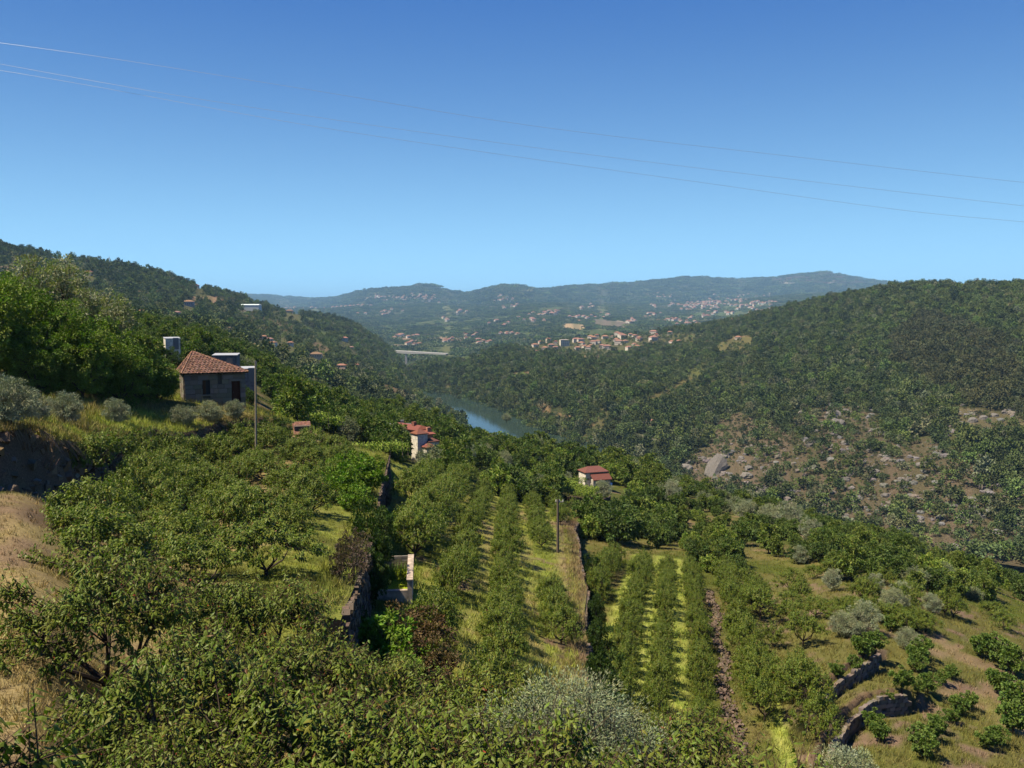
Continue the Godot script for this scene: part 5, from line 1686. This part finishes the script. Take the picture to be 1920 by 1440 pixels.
func cottage() -> void:
	var g := on_ground(1112.0, 184.0) + Vector3(0, 0.7, 0)
	var o := thing("cottage", g, 0.33)
	var mb := MB.new()
	mb.box(Vector3(0, 0.9, 0), Vector3(5.0, 3.8, 3.6), WHITE)
	mb.box(Vector3(0.5, 0.3, 2.5), Vector3(3.9, 2.2, 1.6), Color(0.5, 0.46, 0.4))
	part("wall", mb.mesh(M.plaster), o)
	mb = MB.new()
	hip(mb, 5.0, 3.6, 2.8, 0.95, 0.25, 2.6, Color(0.23, 0.09, 0.07))
	part("roof", mb.mesh(M.tile), o)
	mb = MB.new()
	mb.quad(Vector3(-1.55, 2.62, 1.7), Vector3(2.7, 2.62, 1.7), Vector3(2.7, 1.45, 3.6), Vector3(-1.55, 1.45, 3.6), Color(0.21, 0.08, 0.065))
	mb.quad(Vector3(-1.55, 2.5, 1.7), Vector3(2.7, 2.5, 1.7), Vector3(2.7, 1.33, 3.6), Vector3(-1.55, 1.33, 3.6), Color(0.2, 0.08, 0.06))
	mb.quad(Vector3(-1.55, 1.33, 3.6), Vector3(2.7, 1.33, 3.6), Vector3(2.7, 1.45, 3.6), Vector3(-1.55, 1.45, 3.6), Color(0.3, 0.1, 0.08))
	part("lean_to_roof", mb.mesh(M.tile), o)
	mb = MB.new()
	mb.box(Vector3(-2.0, 1.4, 1.82), Vector3(0.45, 0.4, 0.06), Color(0.05, 0.05, 0.05))
	part("window", mb.mesh(M.glass), o)
	mb = MB.new()
	mb.box(Vector3(1.6, 0.6, 3.32), Vector3(0.7, 0.6, 0.06), Color(0.04, 0.04, 0.04))
	part("window", mb.mesh(M.glass), o)
	mb = MB.new()
	mb.box(Vector3(0.0, 0.1, 3.32), Vector3(0.8, 1.7, 0.06), Color(0.07, 0.05, 0.04))
	part("door", mb.mesh(M.wood), o)
	mb = MB.new()
	mb.box(Vector3(-3.6, -0.5, 3.6), Vector3(3.0, 1.2, 3.4), Color(0.27, 0.22, 0.17))
	part("terrace", mb.mesh(M.stone), o)
	tag(o, "small white cottage with a red hip roof and lean-to on a rounded spur", "house")
	var wt := thing("white_tank", on_ground(1141.0, 184.0) + Vector3(0, 1.0, 0))
	mb = MB.new()
	mb.tube(Vector3(-0.6, 0.3, 0), Vector3(0.7, 0.1, 0), 0.45, 0.45, 10, Color(0.75, 0.75, 0.75))
	part("body", mb.mesh(M.metal), wt)
	mb = MB.new()
	mb.box(Vector3(0, -0.6, 0), Vector3(1.0, 1.0, 0.6), Color(0.35, 0.33, 0.3))
	part("stand", mb.mesh(M.stone), wt)
	tag(wt, "small white tank at the right end of the red-roofed cottage", "tank")

func tank() -> void:
	rng.seed = 66
	var p := on_ground(737.0, 46.5)
	var o := thing("water_tank", p, 0.1)
	var w := 2.1
	var l := 4.6
	var h := 1.3
	var conc := Color(0.46, 0.38, 0.31)
	var t := 0.24
	var mb := MB.new()
	mb.box(Vector3(w / 2 - t / 2, h / 2 - 0.5, 0), Vector3(t, h + 1.0, l), conc)
	mb.box(Vector3(-w / 2 + t / 2, h / 2 - 0.5, 0), Vector3(t, h + 1.0, l), conc)
	mb.box(Vector3(0, h / 2 - 0.75, l / 2 - t / 2), Vector3(w - 2 * t, h + 0.5, t), conc)
	part("wall", mb.mesh(M.plaster), o)
	mb = MB.new()
	mb.box(Vector3(w / 2 - t / 2, h + 0.03, 0), Vector3(t + 0.08, 0.06, l + 0.06), conc)
	part("coping", mb.mesh(M.plaster), o)
	# back wall of bare bricks in courses
	mb = MB.new()
	mb.box(Vector3(0, h / 2 - 0.5, -l / 2 + 0.07), Vector3(w - 2 * t, h + 0.96, 0.12), Color(0.2, 0.17, 0.15))
	var back := part("back_wall", mb.mesh(M.stone), o)
	for r in 9:
		for k in 4:
			var bb := MB.new()
			bb.box(Vector3.ZERO, Vector3(0.385, 0.135, 0.1), vary(Color(0.4, 0.34, 0.28), 0.15), Basis.IDENTITY, 0.006, rng)
			part("brick", bb.mesh(M.stone), back, Vector3(-0.6 + k * 0.4, 0.0 + r * 0.15 + 0.08, -l / 2 + 0.17))
	mb = MB.new()
	mb.quad(Vector3(-w / 2 + t, 0.62, -l / 2 + 0.2), Vector3(w / 2 - t, 0.62, -l / 2 + 0.2), Vector3(w / 2 - t, 0.62, l / 2 - t), Vector3(-w / 2 + t, 0.62, l / 2 - t), Color(0.3, 0.38, 0.02))
	part("duckweed", mb.mesh(M.soil), o)
	mb = MB.new()
	for k in 260:
		var b := Vector3(rng.randf_range(-0.75, 0.7), 0.6, rng.randf_range(-1.9, 0.3))
		var a := rng.randf() * TAU
		mb.tri(b - Vector3(cos(a), 0, sin(a)) * 0.02, b + Vector3(cos(a), 0, sin(a)) * 0.02, b + Vector3(rng.randf_range(-0.15, 0.15), rng.randf_range(0.4, 0.8), rng.randf_range(-0.15, 0.15)), vary(Color(0.08, 0.14, 0.03), 0.3))
	part("reeds", mb.mesh(M.grass), o).set_meta("kind", "stuff")
	tag(o, "old concrete water tank with brick end wall and bright duckweed below the terrace wall", "water tank")

func tiled_shed() -> void:
	rng.seed = 67
	var g := on_ground(568.0, 92.0)
	var o := thing("tiled_shed", g, 0.35)
	o.scale = Vector3.ONE * 0.62
	var mb := MB.new()
	mb.box(Vector3(0, 0.5, -1.0), Vector3(2.6, 2.2, 2.2), Color(0.15, 0.12, 0.1))
	part("wall", mb.mesh(M.stone), o)
	mb = MB.new()
	mb.box(Vector3(-1.32, 0.6, -0.8), Vector3(0.06, 1.6, 1.0), Color(0.012, 0.012, 0.012))
	part("doorway", mb.mesh(M.wood), o)
	mb = MB.new()
	mb.quad(Vector3(-1.5, 0.3, 0.7), Vector3(1.5, 0.3, 0.7), Vector3(1.5, 2.1, -2.2), Vector3(-1.5, 2.1, -2.2), Color(0.15, 0.08, 0.06))
	var dirn := Vector3(0, 1.8, -2.9).normalized()
	for r in 11:
		for k in 14:
			var p := Vector3(-1.4 + k * 0.21, 0.3, 0.7) + dirn * (0.15 + r * 0.3)
			mb.box(p + Vector3(0, 0.06 + 0.03 * (k % 2), 0.03), Vector3(0.18, 0.05, 0.36), vary(Color(0.33, 0.17, 0.13), 0.3), Basis(Vector3.RIGHT, 0.48), 0.012, rng)
	part("roof", mb.mesh(M.tile), o)
	tag(o, "low shed with a sloping clay tile roof beside the dark ivy mound", "shed")

# ---------------------------------------------------------------- poles, wires, bridge, boulders, vines
func build_small_things() -> void:
	rng.seed = 81
	var g := on_ground(480.0, 80.0)
	var top := at(479.0, 676.0, 80.0)
	var o := thing("utility_pole", g)
	var mb := MB.new()
	mb.tube(Vector3(0, -0.8, 0), top - g, 0.1, 0.075, 10, Color(0.36, 0.31, 0.25))
	part("shaft", mb.mesh(M.wood), o)
	mb = MB.new()
	mb.box(top - g + Vector3(0.05, -0.25, 0.1), Vector3(0.14, 0.4, 0.1), Color(0.1, 0.1, 0.1))
	part("bracket", mb.mesh(M.metal), o)
	tag(o, "weathered pale wooden pole right of the stone house", "utility pole")
	var base := on_ground(1046.0, 80.0)
	top = at(1046.0, 936.0, 80.0)
	o = thing("utility_pole", base)
	mb = MB.new()
	mb.tube(Vector3(0, -0.8, 0), top - base, 0.14, 0.1, 10, Color(0.19, 0.15, 0.125))
	part("shaft", mb.mesh(M.wood), o)
	mb = MB.new()
	mb.box(top - base + Vector3(0.15, -0.25, 0), Vector3(0.75, 0.09, 0.09), Color(0.3, 0.28, 0.26))
	part("crossarm", mb.mesh(M.wood), o)
	var ins := MB.new()
	ins.tube(Vector3.ZERO, Vector3(0, 0.18, 0), 0.045, 0.03, 8, Color(0.55, 0.55, 0.52))
	var im := ins.mesh(M.glass)
	for x in [-0.17, 0.15, 0.47]: part("insulator", im, o, top - base + Vector3(x, -0.2, 0))
	tag(o, "brown wooden pole with crossarm rising from the cherry rows", "utility pole")
	# wires across the sky
	var wires := [[[-250, 48, 70], [150, 101, 62], [560, 165, 57], [1000, 236, 56], [1500, 295, 60], [1920, 342, 68], [2200, 368, 75]], [[-250, 72, 70], [0, 120, 66], [400, 190, 60], [900, 263, 57], [1400, 326, 60], [1920, 386, 68], [2200, 415, 75]], [[-250, 92, 70], [120, 152, 64], [560, 232, 58], [900, 284, 57], [1300, 340, 60], [1700, 395, 65], [1920, 416, 68], [2200, 440, 75]]]
	var wl := ["uppermost of the three thin wires crossing the sky", "middle one of the three thin wires crossing the sky", "lowest of the three thin wires crossing the sky"]
	for k in 3:
		mb = MB.new()
		var xs: Array = wires[k].map(func(q): return float(q[0]))
		var ys: Array = wires[k].map(func(q): return float(q[1]))
		var ds: Array = wires[k].map(func(q): return float(q[2]))
		var last := at(xs[0], ys[0], ds[0])
		for j in range(1, 121):
			var x: float = lerpf(xs[0], xs[-1], j / 120.0)
			var p := at(x, spline(xs, ys, x), spline(xs, ds, x))
			mb.tube(last, p, 0.0075, 0.0075, 5, Color(0.2, 0.21, 0.23))
			last = p
		tag(part("power_line", mb.mesh(M.metal), self), wl[k], "power line")
	# bridge over the side valley
	var b0 := find(LEFT, 716, 662)
	b0 = at(714, 656, 2080)
	var b1 := at(838, 663, 1990)
	o = thing("bridge", b0)
	mb = MB.new()
	var dv := b1 - b0
	var side := dv.cross(Vector3.UP).normalized() * 4.5
	for k in 24:
		var p := dv * (k / 24.0)
		var q := dv * ((k + 1) / 24.0)
		var th := Vector3(0, -3.2 - 2.2 * exp(-pow((k + 0.5) / 24.0 * 5.0 - 2.0, 2.0)), 0)
		mb.quad(p + side, q + side, q - side, p - side, Color(0.4, 0.4, 0.4))
		mb.quad(p + side, q + side, q + side + th, p + side + th, Color(0.42, 0.43, 0.44))
		mb.quad(p - side, q - side, q - side + th, p - side + th, Color(0.42, 0.43, 0.44))
		mb.quad(p + side + th, q + side + th, q - side + th, p - side + th, Color(0.3, 0.3, 0.3))
	part("deck", mb.mesh(M.plaster), o)
	mb = MB.new()
	for s in [-1.0, 1.0]:
		mb.quad(side * s * 0.98, dv + side * s * 0.98, dv + side * s * 0.98 + Vector3(0, 1.1, 0), side * s * 0.98 + Vector3(0, 1.1, 0), Color(0.5, 0.5, 0.5))
	part("railing", mb.mesh(M.metal), o)
	mb = MB.new()
	mb.box(dv * 0.39 + Vector3(0, -24, 0), Vector3(4.5, 44, 5.5), Color(0.6, 0.58, 0.55))
	part("pier", mb.mesh(M.plaster), o)
	tag(o, "grey concrete road bridge on one tall pier over the side valley", "bridge")
	# mast on the left ridge
	var ms := find(LEFT, 211, 500)
	o = thing("radio_mast", ms)
	mb = MB.new()
	mb.tube(Vector3.ZERO, Vector3(0, 17, 0), 0.5, 0.25, 6, Color(0.35, 0.35, 0.36))
	part("shaft", mb.mesh(M.metal), o)
	mb = MB.new()
	mb.box(Vector3(0, 13, 0), Vector3(1.4, 2.0, 1.4), Color(0.5, 0.5, 0.5))
	part("antenna", mb.mesh(M.metal), o)
	tag(o, "thin radio mast on the left hill ridge", "mast")
	# boathouse by the river
	villa("boathouse", Vector3(-128, -117, -980), 0.5, 9, 6, 3.0, 1.6, WHITE, TERRA, 3, "small white and orange boathouse at the river edge")
	# boulders on the rocky slope
	var rocks := []
	for k in 4:
		var rb := MB.new()
		var sm := SphereMesh.new()
		sm.radial_segments = 14; sm.rings = 8; sm.radius = 0.5; sm.height = 1.0
		var ar := sm.get_mesh_arrays()
		for q in ar[Mesh.ARRAY_VERTEX]:
			var u: Vector3 = q * 2.0
			var f := 1.0 + 0.55 * fn.get_noise_3d(u.x * 55.0 + k * 90.0, u.y * 55.0, u.z * 55.0) + 0.25 * fn2.get_noise_3d(u.x * 160.0, u.y * 160.0 + k * 40.0, u.z * 160.0)
			rb.v.append(q * f); rb.c.append(Color(0.17, 0.16, 0.15) * (0.9 + 0.1 * k))
		rb.i = ar[Mesh.ARRAY_INDEX]
		rocks.append(rb.mesh(M.rock))
	var list := []
	for q in [[1573, 796, 22], [1567, 782, 26], [1525, 835, 18], [1592, 832, 12], [1368, 852, 16], [1362, 858, 14], [1410, 880, 16], [1405, 895, 18], [1741, 875, 18], [1748, 864, 12], [1420, 920, 24], [1440, 922, 20], [1500, 795, 12], [1505, 775, 10], [1563, 760, 10], [1595, 900, 14], [1612, 812, 10], [1650, 885, 10], [1600, 890, 16], [1290, 880, 20], [1300, 868, 14], [1322, 862, 12], [1460, 800, 8], [1535, 810, 9], [1550, 850, 8], [1635, 845, 9], [1690, 840, 9], [1722, 822, 9], [1840, 895, 9], [1810, 880, 8], [1700, 900, 10], [1670, 930, 12], [1620, 960, 10], [1780, 960, 12], [1805, 1030, 20], [1830, 1020, 14], [1570, 925, 9], [1480, 905, 9], [1345, 930, 12], [1395, 860, 10], [1870, 780, 10], [1850, 785, 12], [1830, 790, 14], [1810, 795, 10], [1890, 775, 10], [1640, 770, 8], [1590, 770, 9], [1720, 940, 9], [1850, 940, 9]]:
		var p := find(OPP, q[0], q[1])
		var d := Vector2(p.x, p.z).length()
		var w: float = q[2] * d / F * 1.25
		var r := MeshInstance3D.new()
		r.name = numbered("boulder")
		r.mesh = rocks[rng.randi() % 4]
		add_child(r)
		r.transform = Transform3D(Basis(Vector3.UP, rng.randf() * TAU).scaled_local(Vector3(w, w * 0.75, w)), p)
		list.append(r)
	label_row(list, "grey granite boulder on the rocky slope, %s counted from the left", "boulder", "boulders on the rocky slope")
	var xf := []
	var cols := []
	for k in 3200:
		var px := rng.randf_range(1270.0, 1925.0)
		var py := rng.randf_range(755.0, 1000.0)
		if py < 1010.0 - (px - 1250.0) * 0.75 and py < 830.0: continue
		if fn2.get_noise_2d(px * 1.5, py * 3.0) < -0.05: continue
		var p := find(OPP, px, py)
		var w := 0.9 + 5.5 * pow(rng.randf(), 4.0)
		xf.append(Transform3D(Basis(Vector3.UP, rng.randf() * TAU).scaled_local(Vector3(w, w * rng.randf_range(0.5, 0.9), w)), p))
		cols.append(vary(Color(1, 1, 1), 0.2))
	multi("loose_rock", rocks[2], xf, cols, "loose rocks strewn over the brown slope", "rocks")
	var slab := MeshInstance3D.new()
	slab.name = "rock_slab"
	slab.mesh = rocks[1]
	add_child(slab)
	var sp_ := find(OPP, 1348, 885)
	slab.transform = Transform3D(Basis.from_euler(Vector3(-0.75, -0.1, -0.45)).scaled_local(Vector3(15, 27, 9)), sp_ + Vector3(0, 1, 0))
	tag(slab, "large smooth grey rock slab leaning on the slope, lower left of the boulders", "rock slab")
	# vine rows near the cottage and pergolas of vines
	var row := vine_row(501, 7.0, 1.3, Color(0.17, 0.23, 0.04))
	list = []
	for k in 7:
		list.append(copy(row, on_ground(1062.0 + k * 11.0, 158.0 - k * 3.4), 0.9 + 0.05 * k, Vector3(1.0, 1, 1)))
	for k in 9:
		list.append(copy(row, on_ground(905.0 + k * 19.0, 152.0 + (k % 3) * 9.0), 0.1, Vector3(1.3, 1, 1)))
	for q in [[1725.0, 118.0], [1760.0, 114.0], [1800.0, 110.0]]:
		list.append(copy(row, on_ground(q[0], q[1]), -0.35, Vector3(1.0, 0.9, 2.0)))
	for q in [[700.0, 110.0], [715.0, 120.0], [820.0, 135.0], [835.0, 142.0], [590.0, 118.0], [600.0, 130.0], [650.0, 150.0], [720.0, 195.0], [745.0, 200.0], [560.0, 112.0], [1000.0, 172.0], [1030.0, 165.0]]:
		list.append(copy(row, on_ground(q[0], q[1]), 0.2, Vector3(1.1, 1.2, 2.6)))
	label_row(list, "trellised row of bright green grape vines on the slope, %s from the left", "grape vines", "vine rows on the slope")

func vine_row(sd: int, len: float, h: float, col: Color) -> Node3D:
	rng.seed = sd
	var o := Node3D.new()
	o.set_meta("kindname", "vine_row")
	var mb := MB.new()
	for k in 900:
		var p := Vector3(rng.randf_range(-len / 2, len / 2), h * rng.randf_range(0.35, 1.05), rng.randfn() * 0.22)
		var d := (rv() + Vector3(0, -0.3, 0)).normalized()
		mb.leaf(p, d, d.cross(rv()).normalized(), 0.2, 0.17, vary(col, 0.3), false)
	part("foliage", mb.mesh(M.leaf), o)
	var post := MB.new()
	post.tube(Vector3(0, -0.3, 0), Vector3(0, h * 1.05, 0), 0.05, 0.045, 6, Color(0.2, 0.17, 0.14))
	var pm := post.mesh(M.wood)
	for k in 4: part("post", pm, o, Vector3(-len / 2 + 0.2 + k * (len - 0.4) / 3.0, 0, 0))
	return o
